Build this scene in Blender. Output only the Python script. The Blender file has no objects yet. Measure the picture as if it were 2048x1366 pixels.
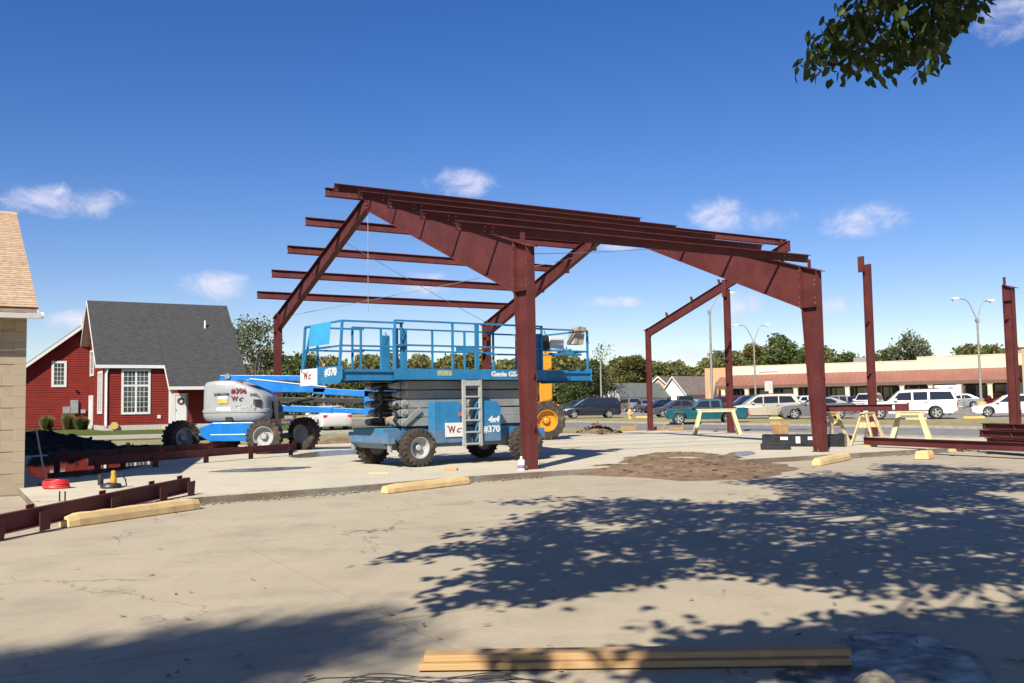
import bpy, math, random
import numpy as np
from mathutils import Vector, Matrix, noise

# ------------------------------------------------------------------ camera, sky, sun, exposure
random.seed(7); RNG = np.random.default_rng(7)
SC = bpy.context.scene
COL = SC.collection
R = math.radians
FPX, PITCH, ROLL, EYE = 1881.76, 0.0654, 0.0160, 1.43       # focal length for a 2048 px wide frame
cd = bpy.data.cameras.new('camera'); cam = bpy.data.objects.new('camera', cd); COL.objects.link(cam)
cd.sensor_width = 36.0; cd.lens = 36.0 * FPX / 2048; cd.clip_start = 0.1; cd.clip_end = 6000
cam.matrix_world = Matrix.Translation((0, 0, EYE)) @ Matrix.Rotation(math.pi / 2 + PITCH, 4, 'X') @ Matrix.Rotation(-ROLL, 4, 'Z')
SC.camera = cam
SUN_AZ, SUN_EL = R(20), R(40)                                # the sun stands behind the camera, to its left
TO_SUN = Vector((-math.sin(SUN_AZ) * math.cos(SUN_EL), -math.cos(SUN_AZ) * math.cos(SUN_EL), math.sin(SUN_EL)))
sl = bpy.data.lights.new('sun', 'SUN'); sl.energy = 5.0; sl.angle = R(0.53); sl.color = (1.0, 0.93, 0.82)
so = bpy.data.objects.new('sun', sl); COL.objects.link(so); so.rotation_euler = (-TO_SUN).to_track_quat('-Z', 'Y').to_euler()
SC.view_settings.view_transform = 'Standard'; SC.view_settings.look = 'None'
SC.cycles.max_bounces = 6; SC.cycles.diffuse_bounces = 3; SC.cycles.glossy_bounces = 3; SC.cycles.transmission_bounces = 3; SC.cycles.transparent_max_bounces = 6
SC.cycles.use_denoising = True; SC.cycles.sample_clamp_indirect = 6.0
SC.view_settings.exposure = 0.68; SC.view_settings.gamma = 1.0


def ray(px, py):
    X, Y = px - 1024, 683 - py
    c, s = math.cos(ROLL), math.sin(ROLL)
    X, Y = X * c + Y * s, -X * s + Y * c
    c, s = math.cos(PITCH), math.sin(PITCH)
    return Vector((X / FPX, c - Y / FPX * s, s + Y / FPX * c))


def gp(px, py, z=0.0):                                       # ground point at height z
    d = ray(px, py); t = (z - EYE) / d.z
    return Vector((d.x * t, d.y * t, z))


def at(px, py, Y):                                           # point at distance Y
    d = ray(px, py); t = Y / d.y
    return Vector((d.x * t, Y, EYE + d.z * t))


def proj(P):
    x, y, z = P[0], P[1], P[2] - EYE
    c, s = math.cos(PITCH), math.sin(PITCH); d = y * c + z * s; w = -y * s + z * c
    if d < 0.05: return (-9999, -9999)
    X, Y = FPX * x / d, FPX * w / d
    c, s = math.cos(ROLL), math.sin(ROLL)
    return (1024 + X * c - Y * s, 683 - X * s - Y * c)


wd = bpy.data.worlds.new('World'); SC.world = wd; wd.use_nodes = True
nt = wd.node_tree; N = nt.nodes; LK = nt.links
N.clear()
def wn(t, **k):
    n = N.new(t)
    for a, b in k.items(): setattr(n, a, b)
    return n
def wmath(op, a, b=None, c=None, clamp=False):
    n = wn('ShaderNodeMath', operation=op, use_clamp=clamp)
    for i, q in enumerate((a, b, c)):
        if q is None: continue
        if isinstance(q, (int, float)): n.inputs[i].default_value = q
        else: LK.new(q, n.inputs[i])
    return n.outputs[0]
def wdot(vec, d):
    n = wn('ShaderNodeVectorMath', operation='DOT_PRODUCT'); LK.new(vec, n.inputs[0]); n.inputs[1].default_value = d
    return n.outputs['Value']
wout = wn('ShaderNodeOutputWorld'); bg = wn('ShaderNodeBackground'); bg.inputs['Strength'].default_value = 0.077
sky = wn('ShaderNodeTexSky', sky_type='NISHITA', sun_disc=False, sun_elevation=SUN_EL, sun_rotation=math.pi + SUN_AZ,
         altitude=400, air_density=1.0, dust_density=0.3, ozone_density=2.2)
hsv = wn('ShaderNodeHueSaturation'); hsv.inputs['Saturation'].default_value = 1.36; hsv.inputs['Hue'].default_value = 0.5125; hsv.inputs['Value'].default_value = 1.0
LK.new(sky.outputs[0], hsv.inputs['Color'])
tc = wn('ShaderNodeTexCoord'); V = tc.outputs['Generated']
CLOUDS = [(130, 402, 120, 32), (925, 366, 78, 30), (432, 571, 80, 30), (1438, 432, 66, 40), (1540, 440, 60, 26), (1724, 440, 84, 38),
          (845, 566, 62, 30), (1480, 608, 48, 34), (1660, 612, 40, 22), (1255, 690, 30, 13), (1390, 706, 50, 16), (2035, 20, 70, 60),
          (150, 640, 70, 22), (690, 690, 60, 26), (1225, 604, 60, 14), (1240, 492, 60, 12), 
          (2400, 420, 120, 40), (2900, 560, 150, 45), (-500, 500, 140, 45), (-1100, 380, 180, 60), (3600, 470, 200, 60)]
acc = None
for (px, py, sx, sy) in CLOUDS:
    c = ray(px, py).normalized(); e1 = c.cross(Vector((0, 0, 1))).normalized(); e2 = e1.cross(c)
    a = wmath('DIVIDE', wdot(V, e1), sx / FPX); b = wmath('DIVIDE', wdot(V, e2), sy / FPX)
    d2 = wmath('ADD', wmath('MULTIPLY', a, a), wmath('MULTIPLY', b, b))
    m = wmath('MULTIPLY', wmath('SUBTRACT', 1.0, d2), wmath('GREATER_THAN', wdot(V, c), 0.0))
    acc = m if acc is None else wmath('MAXIMUM', acc, m)
acc = wmath('MAXIMUM', acc, -1.0)
mp = wn('ShaderNodeMapping'); mp.inputs['Scale'].default_value = (1, 1, 1.5); LK.new(V, mp.inputs['Vector'])
cn = wn('ShaderNodeTexNoise'); cn.inputs['Scale'].default_value = 30; cn.inputs['Detail'].default_value = 9; cn.inputs['Roughness'].default_value = 0.66; cn.inputs['Distortion'].default_value = 0.5
LK.new(mp.outputs[0], cn.inputs['Vector'])
dens = wmath('ADD', wmath('MULTIPLY', acc, 0.82), wmath('MULTIPLY', wmath('SUBTRACT', cn.outputs[0], 0.50), 2.7))
mr = wn('ShaderNodeMapRange', interpolation_type='SMOOTHSTEP'); mr.inputs[1].default_value = -0.12; mr.inputs[2].default_value = 1.35
mr.inputs[4].default_value = 0.72; LK.new(dens, mr.inputs[0])
cmix = wn('ShaderNodeMix', data_type='RGBA'); LK.new(mr.outputs[0], cmix.inputs['Factor']); stint = wn('ShaderNodeMix', data_type='RGBA', blend_type='MULTIPLY'); stint.inputs['Factor'].default_value = 1.0; stint.inputs[7].default_value = (1.02, 0.93, 0.99, 1); LK.new(hsv.outputs[0], stint.inputs[6]); LK.new(stint.outputs[2], cmix.inputs[6])
csh = wn('ShaderNodeMix', data_type='RGBA'); LK.new(wmath('MULTIPLY', dens, 0.62, clamp=True), csh.inputs['Factor']); csh.inputs[6].default_value = (5.6, 5.8, 7.6, 1); csh.inputs[7].default_value = (8.6, 8.1, 8.6, 1)
LK.new(csh.outputs[2], cmix.inputs[7])
LK.new(cmix.outputs[2], bg.inputs['Color']); LK.new(bg.outputs[0], wout.inputs[0])

# ------------------------------------------------------------------ helpers: materials
MATS = {}
def lin(r, g, b):
    f = lambda c: (c / 255 / 12.92) if c / 255 <= 0.04045 else ((c / 255 + 0.055) / 1.055) ** 2.4
    return (f(r), f(g), f(b))


ALB = 0.79          # paint and stone reflect a little less than their first guess
class NT:
    def __init__(s, name):
        s.m = bpy.data.materials.new(name); s.m.use_nodes = True; s.t = s.m.node_tree; s.n = s.t.nodes; s.l = s.t.links
        s.b = s.n['Principled BSDF']; s.out = s.n['Material Output']
    def new(s, t, **k):
        n = s.n.new(t)
        for a, b in k.items(): setattr(n, a, b)
        return n
    def coord(s, world=False):
        if world: return s.new('ShaderNodeNewGeometry').outputs['Position']
        return s.new('ShaderNodeTexCoord').outputs['Object']
    def noise(s, co, scale, detail=4, rough=0.55, stretch=None, dist=0.0):
        if stretch:
            mp = s.new('ShaderNodeMapping'); mp.inputs['Scale'].default_value = stretch; s.l.new(co, mp.inputs['Vector']); co = mp.outputs[0]
        n = s.new('ShaderNodeTexNoise'); n.inputs['Scale'].default_value = scale; n.inputs['Detail'].default_value = detail
        n.inputs['Roughness'].default_value = rough; n.inputs['Distortion'].default_value = dist; s.l.new(co, n.inputs['Vector'])
        return n.outputs[0]
    def ramp(s, fac, a, b, to0=0.0, to1=1.0, smooth=True):
        n = s.new('ShaderNodeMapRange', interpolation_type='SMOOTHSTEP' if smooth else 'LINEAR')
        for i, q in enumerate((a, b, to0, to1)): n.inputs[i + 1].default_value = q
        s.l.new(fac, n.inputs[0]); return n.outputs[0]
    def math(s, op, a, b=None):
        n = s.new('ShaderNodeMath', operation=op)
        for i, q in enumerate((a, b)):
            if q is None: continue
            if isinstance(q, (int, float)): n.inputs[i].default_value = q
            else: s.l.new(q, n.inputs[i])
        return n.outputs[0]
    def mix(s, fac, a, b, blend='MIX'):
        n = s.new('ShaderNodeMix', data_type='RGBA', blend_type=blend)
        for sock, q in ((n.inputs['Factor'], fac), (n.inputs[6], a), (n.inputs[7], b)):
            if isinstance(q, (int, float)): sock.default_value = q
            elif isinstance(q, tuple): sock.default_value = (*[v * ALB for v in q[:3]], 1)
            else: s.l.new(q, sock)
        return n.outputs[2]
    def bump(s, h, strength=0.3, dist=0.02):
        n = s.new('ShaderNodeBump'); n.inputs['Strength'].default_value = strength; n.inputs['Distance'].default_value = dist
        s.l.new(h, n.inputs['Height']); s.l.new(n.outputs[0], s.b.inputs['Normal'])
    def color(s, c):
        if isinstance(c, tuple): s.b.inputs['Base Color'].default_value = (*c, 1)
        else: s.l.new(c, s.b.inputs['Base Color'])
    def rough(s, r):
        if isinstance(r, (int, float)): s.b.inputs['Roughness'].default_value = r
        else: s.l.new(r, s.b.inputs['Roughness'])


def pm(name, col, rough=0.6, metal=0.0, var=0.18, scale=6.0, dirt=None, dirt_amt=0.5, dirt_scale=3.0, bump=0.0, bscale=60, coat=0.0, spec=0.5, stretch=None, world=False):
    """painted / plain surface: base colour with uneven tone, patches of dirt and fine relief"""
    if name in MATS: return MATS[name]
    m = NT(name); co = m.coord(world)
    n1 = m.noise(co, scale, 5, 0.6, stretch)
    lo = tuple(c * (1 - var) for c in col); hi = tuple(min(1, c * (1 + var)) for c in col)
    c = m.mix(m.ramp(n1, 0.3, 0.7), lo, hi)
    if dirt:
        n2 = m.noise(co, dirt_scale, 7, 0.68)
        c = m.mix(m.ramp(n2, 0.5, 0.78, 0, dirt_amt), c, dirt)
    m.color(c); m.rough(m.ramp(n1, 0.2, 0.8, max(0.02, rough - 0.08), min(1, rough + 0.08)))
    m.b.inputs['Metallic'].default_value = metal; m.b.inputs['Coat Weight'].default_value = coat; m.b.inputs['Specular IOR Level'].default_value = spec
    if bump: m.bump(m.noise(co, bscale, 4), bump, 0.01)
    MATS[name] = m.m; return m.m


def glass(name, col=(0.015, 0.02, 0.025), rough=0.04):
    if name in MATS: return MATS[name]
    m = NT(name); m.color(col); m.rough(rough); m.b.inputs['Specular IOR Level'].default_value = 0.8; MATS[name] = m.m; return m.m


def leafmat(name, cols, trans=0.35, scale=0.9):
    if name in MATS: return MATS[name]
    m = NT(name); g = m.new('ShaderNodeNewGeometry')
    rnd = g.outputs['Random Per Island']
    n = m.noise(m.coord(), scale, 2)
    cr = m.new('ShaderNodeValToRGB'); el = cr.color_ramp.elements
    while len(el) < len(cols): el.new(0.5)
    for i, c in enumerate(cols): el[i].position = i / (len(cols) - 1); el[i].color = (*[v * 0.92 for v in c], 1)
    m.l.new(m.math('ADD', m.math('MULTIPLY', rnd, 0.6), m.math('MULTIPLY', n, 0.42)), cr.inputs[0])
    m.color(cr.outputs[0]); m.rough(0.55); m.b.inputs['Specular IOR Level'].default_value = 0.3
    tr = m.new('ShaderNodeBsdfTranslucent'); m.l.new(cr.outputs[0], tr.inputs[0])
    mx = m.new('ShaderNodeMixShader'); mx.inputs[0].default_value = trans
    m.l.new(m.b.outputs[0], mx.inputs[1]); m.l.new(tr.outputs[0], mx.inputs[2]); m.l.new(mx.outputs[0], m.out.inputs[0])
    MATS[name] = m.m; return m.m


# ------------------------------------------------------------------ helpers: meshes and objects
class MB:
    def __init__(s): s.v = []; s.f = []
    def add(s, vs, fs):
        o = len(s.v); s.v += [tuple(p) for p in vs]; s.f += [tuple(i + o for i in f) for f in fs]; return s
    def hexa(s, p):      # p: 4 bottom (ccw from above) + 4 top
        return s.add(p, [(3, 2, 1, 0), (4, 5, 6, 7), (0, 1, 5, 4), (1, 2, 6, 5), (2, 3, 7, 6), (3, 0, 4, 7)])
    def box(s, x0, x1, y0, y1, z0, z1):
        return s.hexa([(x0, y0, z0), (x1, y0, z0), (x1, y1, z0), (x0, y1, z0), (x0, y0, z1), (x1, y0, z1), (x1, y1, z1), (x0, y1, z1)])
    def prism(s, poly, axis, a, b):
        """polygon in the plane across `axis`, extruded from a to b; poly coordinates: axis x -> (y,z), y -> (x,z), z -> (x,y)"""
        mk = {'x': lambda q, w: (w, q[0], q[1]), 'y': lambda q, w: (q[0], w, q[1]), 'z': lambda q, w: (q[0], q[1], w)}[axis]
        n = len(poly); vs = [mk(q, a) for q in poly] + [mk(q, b) for q in poly]
        return s.add(vs, [tuple(range(n - 1, -1, -1)), tuple(range(n, 2 * n))] + [(i, (i + 1) % n, n + (i + 1) % n, n + i) for i in range(n)])
    def bar(s, p0, p1, w, h, up=(0, 0, 1)):
        p0, p1 = Vector(p0), Vector(p1); d = (p1 - p0).normalized(); up = Vector(up)
        if abs(d.dot(up)) > 0.98: up = Vector((0, 1, 0))
        a = d.cross(up).normalized() * w / 2; b = a.cross(d).normalized() * h / 2
        P = [p0 - a - b, p0 + a - b, p1 + a - b, p1 - a - b, p0 - a + b, p0 + a + b, p1 + a + b, p1 - a + b]
        return s.hexa(P)
    def tube(s, pts, r, n=8, caps=True):
        pts = [Vector(p) for p in pts]; rs = r if isinstance(r, (list, tuple)) else [r] * len(pts)
        vs = []; prev = None
        for i, p in enumerate(pts):
            d = (pts[min(i + 1, len(pts) - 1)] - pts[max(i - 1, 0)])
            d = d.normalized() if d.length > 1e-9 else Vector((0, 0, 1))
            if prev is None: a = d.cross(Vector((0, 0, 1)) if abs(d.z) < 0.95 else Vector((1, 0, 0))).normalized()
            else: a = (prev - d * prev.dot(d)); a = a.normalized() if a.length > 1e-6 else d.orthogonal().normalized()
            prev = a; b = d.cross(a)
            vs += [p + (a * math.cos(2 * math.pi * k / n) + b * math.sin(2 * math.pi * k / n)) * rs[i] for k in range(n)]
        fs = [(i * n + k, i * n + (k + 1) % n, (i + 1) * n + (k + 1) % n, (i + 1) * n + k) for i in range(len(pts) - 1) for k in range(n)]
        if caps: fs += [tuple(range(n - 1, -1, -1)), tuple((len(pts) - 1) * n + k for k in range(n))]
        return s.add(vs, fs)
    def lathe(s, prof, axis, c, n=24):
        """prof: (radius, offset along axis)"""
        c = Vector(c); ax = {'x': Vector((1, 0, 0)), 'y': Vector((0, 1, 0)), 'z': Vector((0, 0, 1))}[axis]
        a = {'x': Vector((0, 1, 0)), 'y': Vector((1, 0, 0)), 'z': Vector((1, 0, 0))}[axis]; b = ax.cross(a)
        vs = [c + ax * o + (a * math.cos(2 * math.pi * k / n) + b * math.sin(2 * math.pi * k / n)) * r for r, o in prof for k in range(n)]
        fs = [(i * n + k, i * n + (k + 1) % n, (i + 1) * n + (k + 1) % n, (i + 1) * n + k) for i in range(len(prof) - 1) for k in range(n)]
        return s.add(vs, fs)
    def xf(s, M): s.v = [tuple(M @ Vector(p)) for p in s.v]; return s


def mesh(mb, name):
    me = bpy.data.meshes.new(name); me.from_pydata(mb.v, [], mb.f); me.update(); return me


def obj(name, mb, mat, parent=None, smooth=False, bevel=0.0, fix=True):
    me = mb if isinstance(mb, bpy.types.Mesh) else mesh(mb, name)
    if fix and not isinstance(mb, bpy.types.Mesh):
        import bmesh
        bm = bmesh.new(); bm.from_mesh(me); bmesh.ops.recalc_face_normals(bm, faces=bm.faces); bm.to_mesh(me); bm.free()
    o = bpy.data.objects.new(name, me); COL.objects.link(o)
    if mat is not None and not me.materials: me.materials.append(mat)
    if parent is not None: o.parent = parent
    if smooth:
        me.polygons.foreach_set('use_smooth', [True] * len(me.polygons))
        try: me.set_sharp_from_angle(angle=R(38))
        except Exception: pass
    if bevel:
        b = o.modifiers.new('bevel', 'BEVEL'); b.width = bevel; b.segments = 2; b.limit_method = 'ANGLE'; b.angle_limit = R(40)
    return o


def tag(o, label=None, cat=None, group=None, kind=None):
    if label: o['label'] = label
    if cat: o['category'] = cat
    if group: o['group'] = group
    if kind: o['kind'] = kind
    return o


def thing(name, label, cat, loc=(0, 0, 0), rz=0.0, group=None):
    o = bpy.data.objects.new(name, None); COL.objects.link(o); o.empty_display_size = 0.1
    o.location = loc; o.rotation_euler = (0, 0, rz)
    return tag(o, label, cat, group)


def copy_tree(o, parent=None):
    c = o.copy(); COL.objects.link(c); c.parent = parent
    for ch in list(o.children): copy_tree(ch, c)
    return c


def struct(name, mb, mat, **k):
    return tag(obj(name, mb, mat, **k), kind='structure')


FRONT = Matrix(((1, 0, 0), (0, 0, -1), (0, 1, 0))).to_4x4()      # writing on a face that looks towards -y
LEFTF = Matrix(((0, 0, -1), (-1, 0, 0), (0, 1, 0))).to_4x4()     # writing on a face that looks towards -x
def text(body, size, mat, parent, loc, rot=FRONT, bold=0.0, shear=0.0, depth=0.004, align='LEFT', width=None, name='lettering'):
    cu = bpy.data.curves.new('lettering', 'FONT'); cu.body = body; cu.size = size; cu.offset = bold; cu.shear = shear; cu.extrude = depth
    cu.align_x = align; cu.resolution_u = 3
    t = bpy.data.objects.new('t', cu); COL.objects.link(t)
    bpy.context.view_layer.update()
    me = bpy.data.meshes.new_from_object(t.evaluated_get(bpy.context.evaluated_depsgraph_get()))
    bpy.data.objects.remove(t); bpy.data.curves.remove(cu)
    sx = 1.0
    if width:
        xs = [v.co.x for v in me.vertices]; sx = width / (max(xs) - min(xs))
    me.transform(Matrix.Translation(loc) @ rot @ Matrix.Diagonal((sx, 1, 1, 1)))
    me.materials.clear(); me.materials.append(mat)
    o = bpy.data.objects.new(name, me); COL.objects.link(o); o.parent = parent; return o


# grid of the site: U runs along the ridge of the steel frame, W away from the camera
TH = R(31.21); U = Vector((math.cos(TH), math.sin(TH), 0)); WV = Vector((-math.sin(TH), math.cos(TH), 0))
AO = Vector((0.4303, 20.435, 0))
def site(s, t, z=0.0): return AO + U * s + WV * t + Vector((0, 0, z))
LOT = -0.13

# ------------------------------------------------------------------ materials
def concrete(name, base, warm, stain, joint_wet=0.0, grit=0.25):
    m = NT(name); co = m.coord(True)
    big = m.noise(co, 0.16, 5, 0.6); mid = m.noise(co, 1.1, 6, 0.65); fine = m.noise(co, 26, 5, 0.7); sp = m.noise(co, 95, 2, 0.5)
    c = m.mix(m.ramp(big, 0.34, 0.66), base, warm)
    c = m.mix(m.ramp(mid, 0.46, 0.74, 0, 0.6), c, stain)
    tr = m.noise(co, 0.55, 6, 0.7, stretch=(0.9, 0.12, 1)); c = m.mix(m.ramp(tr, 0.54, 0.66, 0, 0.33), c, stain)      # old tyre tracks and run-off
    sc = m.noise(co, 3.4, 6, 0.72); c = m.mix(m.ramp(sc, 0.62, 0.7, 0, 0.35), c, tuple(min(1, q * 1.25) for q in base))   # scaled, paler spots
    streak = m.noise(co, 0.9, 5, 0.6, stretch=(0.35, 1.6, 1))
    c = m.mix(m.ramp(streak, 0.55, 0.8, 0, 0.4), c, tuple(min(1, q * 1.16) for q in base))
    c = m.mix(m.ramp(fine, 0.35, 0.75, 0.0, grit), c, tuple(q * 0.62 for q in base))
    c = m.mix(m.ramp(sp, 0.66, 0.74, 0, 0.55), c, tuple(q * 0.45 for q in stain))
    oil = m.noise(co, 0.45, 5, 0.7); c = m.mix(m.ramp(oil, 0.60, 0.70, 0, 0.34), c, tuple(q * 0.6 for q in stain))
    # hairline cracks
    w = m.noise(co, 0.7, 4, 0.6)
    vo = m.new('ShaderNodeTexVoronoi', feature='DISTANCE_TO_EDGE'); vo.inputs['Scale'].default_value = 0.16
    ad = m.new('ShaderNodeVectorMath', operation='ADD'); m.l.new(co, ad.inputs[0])
    cb = m.new('ShaderNodeCombineXYZ'); m.l.new(m.math('MULTIPLY', w, 2.4), cb.inputs[0]); m.l.new(m.math('MULTIPLY', mid, 1.3), cb.inputs[1]); m.l.new(cb.outputs[0], ad.inputs[1])
    m.l.new(ad.outputs[0], vo.inputs['Vector'])
    crack = m.ramp(vo.outputs['Distance'], 0.0, 0.0032, 0.8, 0.0)
    c = m.mix(m.math('MULTIPLY', crack, m.ramp(big, 0.40, 0.55)), c, tuple(q * 0.35 for q in stain))
    m.color(c); m.rough(m.ramp(mid, 0.3, 0.8, 0.93, 0.8)); m.b.inputs['Specular IOR Level'].default_value = 0.25
    m.bump(m.math('ADD', m.math('MULTIPLY', fine, 0.6), sp), 0.25, 0.004)
    MATS[name] = m.m; return m.m


def ground_mix(name, cols, scales, bump=0.5, dist=0.05, rough=0.95):
    m = NT(name); co = m.coord(True); c = cols[0]
    for q, s in zip(cols[1:], scales):
        c = m.mix(m.ramp(m.noise(co, s, 6, 0.65), 0.4, 0.62), c, q)
    f = m.noise(co, 14, 6, 0.75)
    c = m.mix(m.ramp(f, 0.35, 0.7, 0, 0.5), c, tuple(q * 0.55 for q in cols[0]))
    m.color(c); m.rough(rough); m.b.inputs['Specular IOR Level'].default_value = 0.15
    m.bump(m.math('ADD', f, m.math('MULTIPLY', m.noise(co, 60, 3), 0.5)), bump, dist)
    MATS[name] = m.m; return m.m


M_LOT = concrete('old_concrete', (0.53, 0.455, 0.325), (0.48, 0.41, 0.295), (0.36, 0.305, 0.22))
M_SLAB = concrete('new_concrete', (0.62, 0.565, 0.43), (0.68, 0.61, 0.45), (0.50, 0.44, 0.33), grit=0.18)
M_EDGE = ground_mix('slab_edge_concrete', [(0.27, 0.25, 0.21), (0.33, 0.31, 0.26), (0.2, 0.16, 0.11)], [2.0, 0.8], 0.4, 0.02)
M_EARTH = ground_mix('bare_earth', [(0.30, 0.21, 0.13), (0.24, 0.165, 0.10), (0.36, 0.27, 0.17)], [0.8, 2.6], 0.8, 0.06)
M_SOIL = ground_mix('dug_soil', [(0.27, 0.185, 0.115), (0.33, 0.235, 0.15), (0.20, 0.135, 0.082)], [1.6, 4.0], 0.4, 0.018)
M_TOPSOIL = ground_mix('shade_toned_topsoil', [(0.045, 0.034, 0.026), (0.065, 0.048, 0.036), (0.034, 0.026, 0.02)], [1.2, 3.5], 1.0, 0.07)  # dark soil; the block building's shade on the heaps is put into this colour
M_DRYGRASS = ground_mix('dry_grass', [(0.40, 0.35, 0.16), (0.29, 0.29, 0.11), (0.52, 0.44, 0.24)], [0.5, 1.4], 0.9, 0.05)
M_LAWN = ground_mix('green_lawn', [(0.13, 0.17, 0.035), (0.19, 0.20, 0.06), (0.09, 0.14, 0.025)], [0.6, 2.0], 0.9, 0.05)
M_ROAD = ground_mix('worn_asphalt', [(0.29, 0.275, 0.26), (0.34, 0.32, 0.295), (0.24, 0.23, 0.22)], [0.25, 0.9], 0.3, 0.01, 0.9)
M_PLOT = ground_mix('car_park_asphalt', [(0.33, 0.30, 0.27), (0.28, 0.26, 0.24), (0.38, 0.34, 0.30)], [0.2, 0.7], 0.3, 0.01, 0.9)
M_FIELD = ground_mix('far_ground', [(0.20, 0.19, 0.08), (0.16, 0.17, 0.06), (0.26, 0.22, 0.11)], [0.05, 0.3], 0.5, 0.05)
M_CURB = pm('kerb_concrete', (0.42, 0.38, 0.31), 0.9, var=0.15, scale=3, world=True)

STEEL = NT('red_oxide_primer'); _co = STEEL.coord()
_n = STEEL.noise(_co, 1.7, 5, 0.6); _f = STEEL.noise(_co, 9, 5, 0.65); _s = STEEL.noise(_co, 5, 4, 0.6, stretch=(3, 3, 0.25))
_c = STEEL.mix(STEEL.ramp(_n, 0.35, 0.65), (0.108, 0.029, 0.028), (0.142, 0.038, 0.036))
_c = STEEL.mix(STEEL.ramp(_f, 0.58, 0.8, 0, 0.45), _c, (0.23, 0.085, 0.06))
_c = STEEL.mix(STEEL.ramp(_s, 0.62, 0.8, 0, 0.35), _c, (0.10, 0.026, 0.024))
_r = STEEL.noise(_co, 14, 6, 0.7, stretch=(2, 2, 0.5)); _c = STEEL.mix(STEEL.ramp(_r, 0.63, 0.72, 0, 0.6), _c, (0.30, 0.115, 0.055))      # flash rust
_w = STEEL.noise(_co, 2.3, 6, 0.75); _c = STEEL.mix(STEEL.ramp(_w, 0.58, 0.8, 0, 0.4), _c, (0.25, 0.13, 0.105))                                  # dust and scuffs
STEEL.color(_c); STEEL.rough(STEEL.ramp(_n, 0.3, 0.7, 0.5, 0.66)); STEEL.b.inputs['Specular IOR Level'].default_value = 0.2
STEEL = STEEL.m
M_BOLT = pm('zinc_bolt', (0.55, 0.53, 0.48), 0.4, 0.7)
M_CABLE = pm('steel_cable', (0.45, 0.44, 0.42), 0.4, 0.8)
MUD = (0.24, 0.18, 0.12)
m = NT('lift_blue_paint'); _co = m.coord(); _a = m.noise(_co, 2.2, 6, .65); _b = m.noise(_co, 7, 6, .7); _d = m.noise(_co, 16, 5, .7, stretch=(.25, 1, 2))
_c = m.mix(m.ramp(_a, .3, .7), (.022, .185, .40), (.034, .24, .47)); _c = m.mix(m.ramp(_b, .54, .74, 0, .5), _c, (.11, .20, .28)); _c = m.mix(m.ramp(_d, .64, .74, 0, .55), _c, (.22, .21, .19))
_z = m.new('ShaderNodeSeparateXYZ'); m.l.new(_co, _z.inputs[0]); _c = m.mix(m.math('MULTIPLY', m.ramp(_z.outputs[2], .35, 1.15, .85, 0), m.ramp(_b, .35, .62)), _c, (.27, .21, .15))      # splashed mud low down
m.color(_c); m.rough(m.ramp(_b, .3, .7, .36, .62)); m.b.inputs['Specular IOR Level'].default_value = .35; M_BLUE = m.m
M_BLUE2 = pm('boom_blue_paint', (0.008, 0.20, 0.62), 0.35, var=0.08, scale=3, dirt=(0.08, 0.19, 0.36), dirt_amt=0.3, dirt_scale=3)
M_CYAN = pm('cyan_plastic_sheet', (0.05, 0.40, 0.80), 0.5, var=0.06, scale=3)
M_GREY = pm('scissor_grey_paint', (0.27, 0.29, 0.29), 0.45, var=0.12, scale=3, dirt=(0.2, 0.17, 0.13), dirt_amt=0.5, dirt_scale=2.5)
M_COVER = pm('grey_gelcoat', (0.40, 0.425, 0.44), 0.35, var=0.06, scale=1.5, dirt=(0.32, 0.31, 0.29), dirt_amt=0.4, dirt_scale=2)
M_DARK = pm('black_steel', (0.022, 0.023, 0.026), 0.5, var=0.2)
M_TYRE = pm('dusty_tyre', (0.065, 0.055, 0.046), 0.9, var=0.25, scale=5, spec=.2, dirt=(0.27, 0.205, 0.145), dirt_amt=0.95, dirt_scale=2.2, bump=0.3)
M_TYRE2 = pm('car_tyre', (0.022, 0.022, 0.023), 0.8, var=0.15)
M_RIM = pm('pale_grey_rim', (0.44, 0.46, 0.46), 0.45, var=0.1, dirt=(0.28, 0.22, 0.16), dirt_amt=0.6, dirt_scale=4)
M_ALLOY = pm('alloy_rim', (0.55, 0.55, 0.55), 0.3, 0.6)
M_WHITE = pm('white_vinyl', (0.80, 0.79, 0.76), 0.5, var=0.04)
M_WTRIM = pm('white_trim', (0.78, 0.77, 0.74), 0.55, var=0.04)
M_MAROON = pm('maroon_print', (0.24, 0.012, 0.018), 0.5, var=0.03)
M_PRINTG = pm('grey_print', (0.25, 0.25, 0.27), 0.5, var=0.03)
M_PRINTB = pm('black_print', (0.03, 0.03, 0.035), 0.5, var=0.03)
M_YELLOW = pm('machine_yellow', (0.72, 0.30, 0.012), 0.42, var=0.1, dirt=(0.4, 0.24, 0.08), dirt_amt=0.5)
M_SIDING = pm('red_vinyl_siding', (0.225, 0.030, 0.022), 0.7, spec=0.15, var=0.1, scale=1.5, world=True)
M_FOUND = pm('pale_foundation', (0.52, 0.49, 0.43), 0.9, var=0.1)
M_DOOR = pm('white_door_paint', (0.75, 0.74, 0.71), 0.4, var=0.03)
M_GLASS = glass('window_glass', (0.03, 0.05, 0.05))
M_CGLASS = glass('car_glass', (0.012, 0.016, 0.02), 0.03)
M_WOOD = NT('fresh_lumber'); _co = M_WOOD.coord()
_n = M_WOOD.noise(_co, 3.0, 6, 0.6, stretch=(0.7, 12, 12), dist=0.6); _k = M_WOOD.noise(_co, 1.6, 3)
_c = M_WOOD.mix(M_WOOD.ramp(_n, 0.35, 0.7), (0.47, 0.285, 0.12), (0.60, 0.39, 0.175))
_c = M_WOOD.mix(M_WOOD.ramp(_n, 0.55, 0.72, 0, 0.75), _c, (0.36, 0.18, 0.06)); _c = M_WOOD.mix(M_WOOD.ramp(_k, 0.62, 0.8, 0, 0.5), _c, (0.48, 0.33, 0.2))
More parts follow.
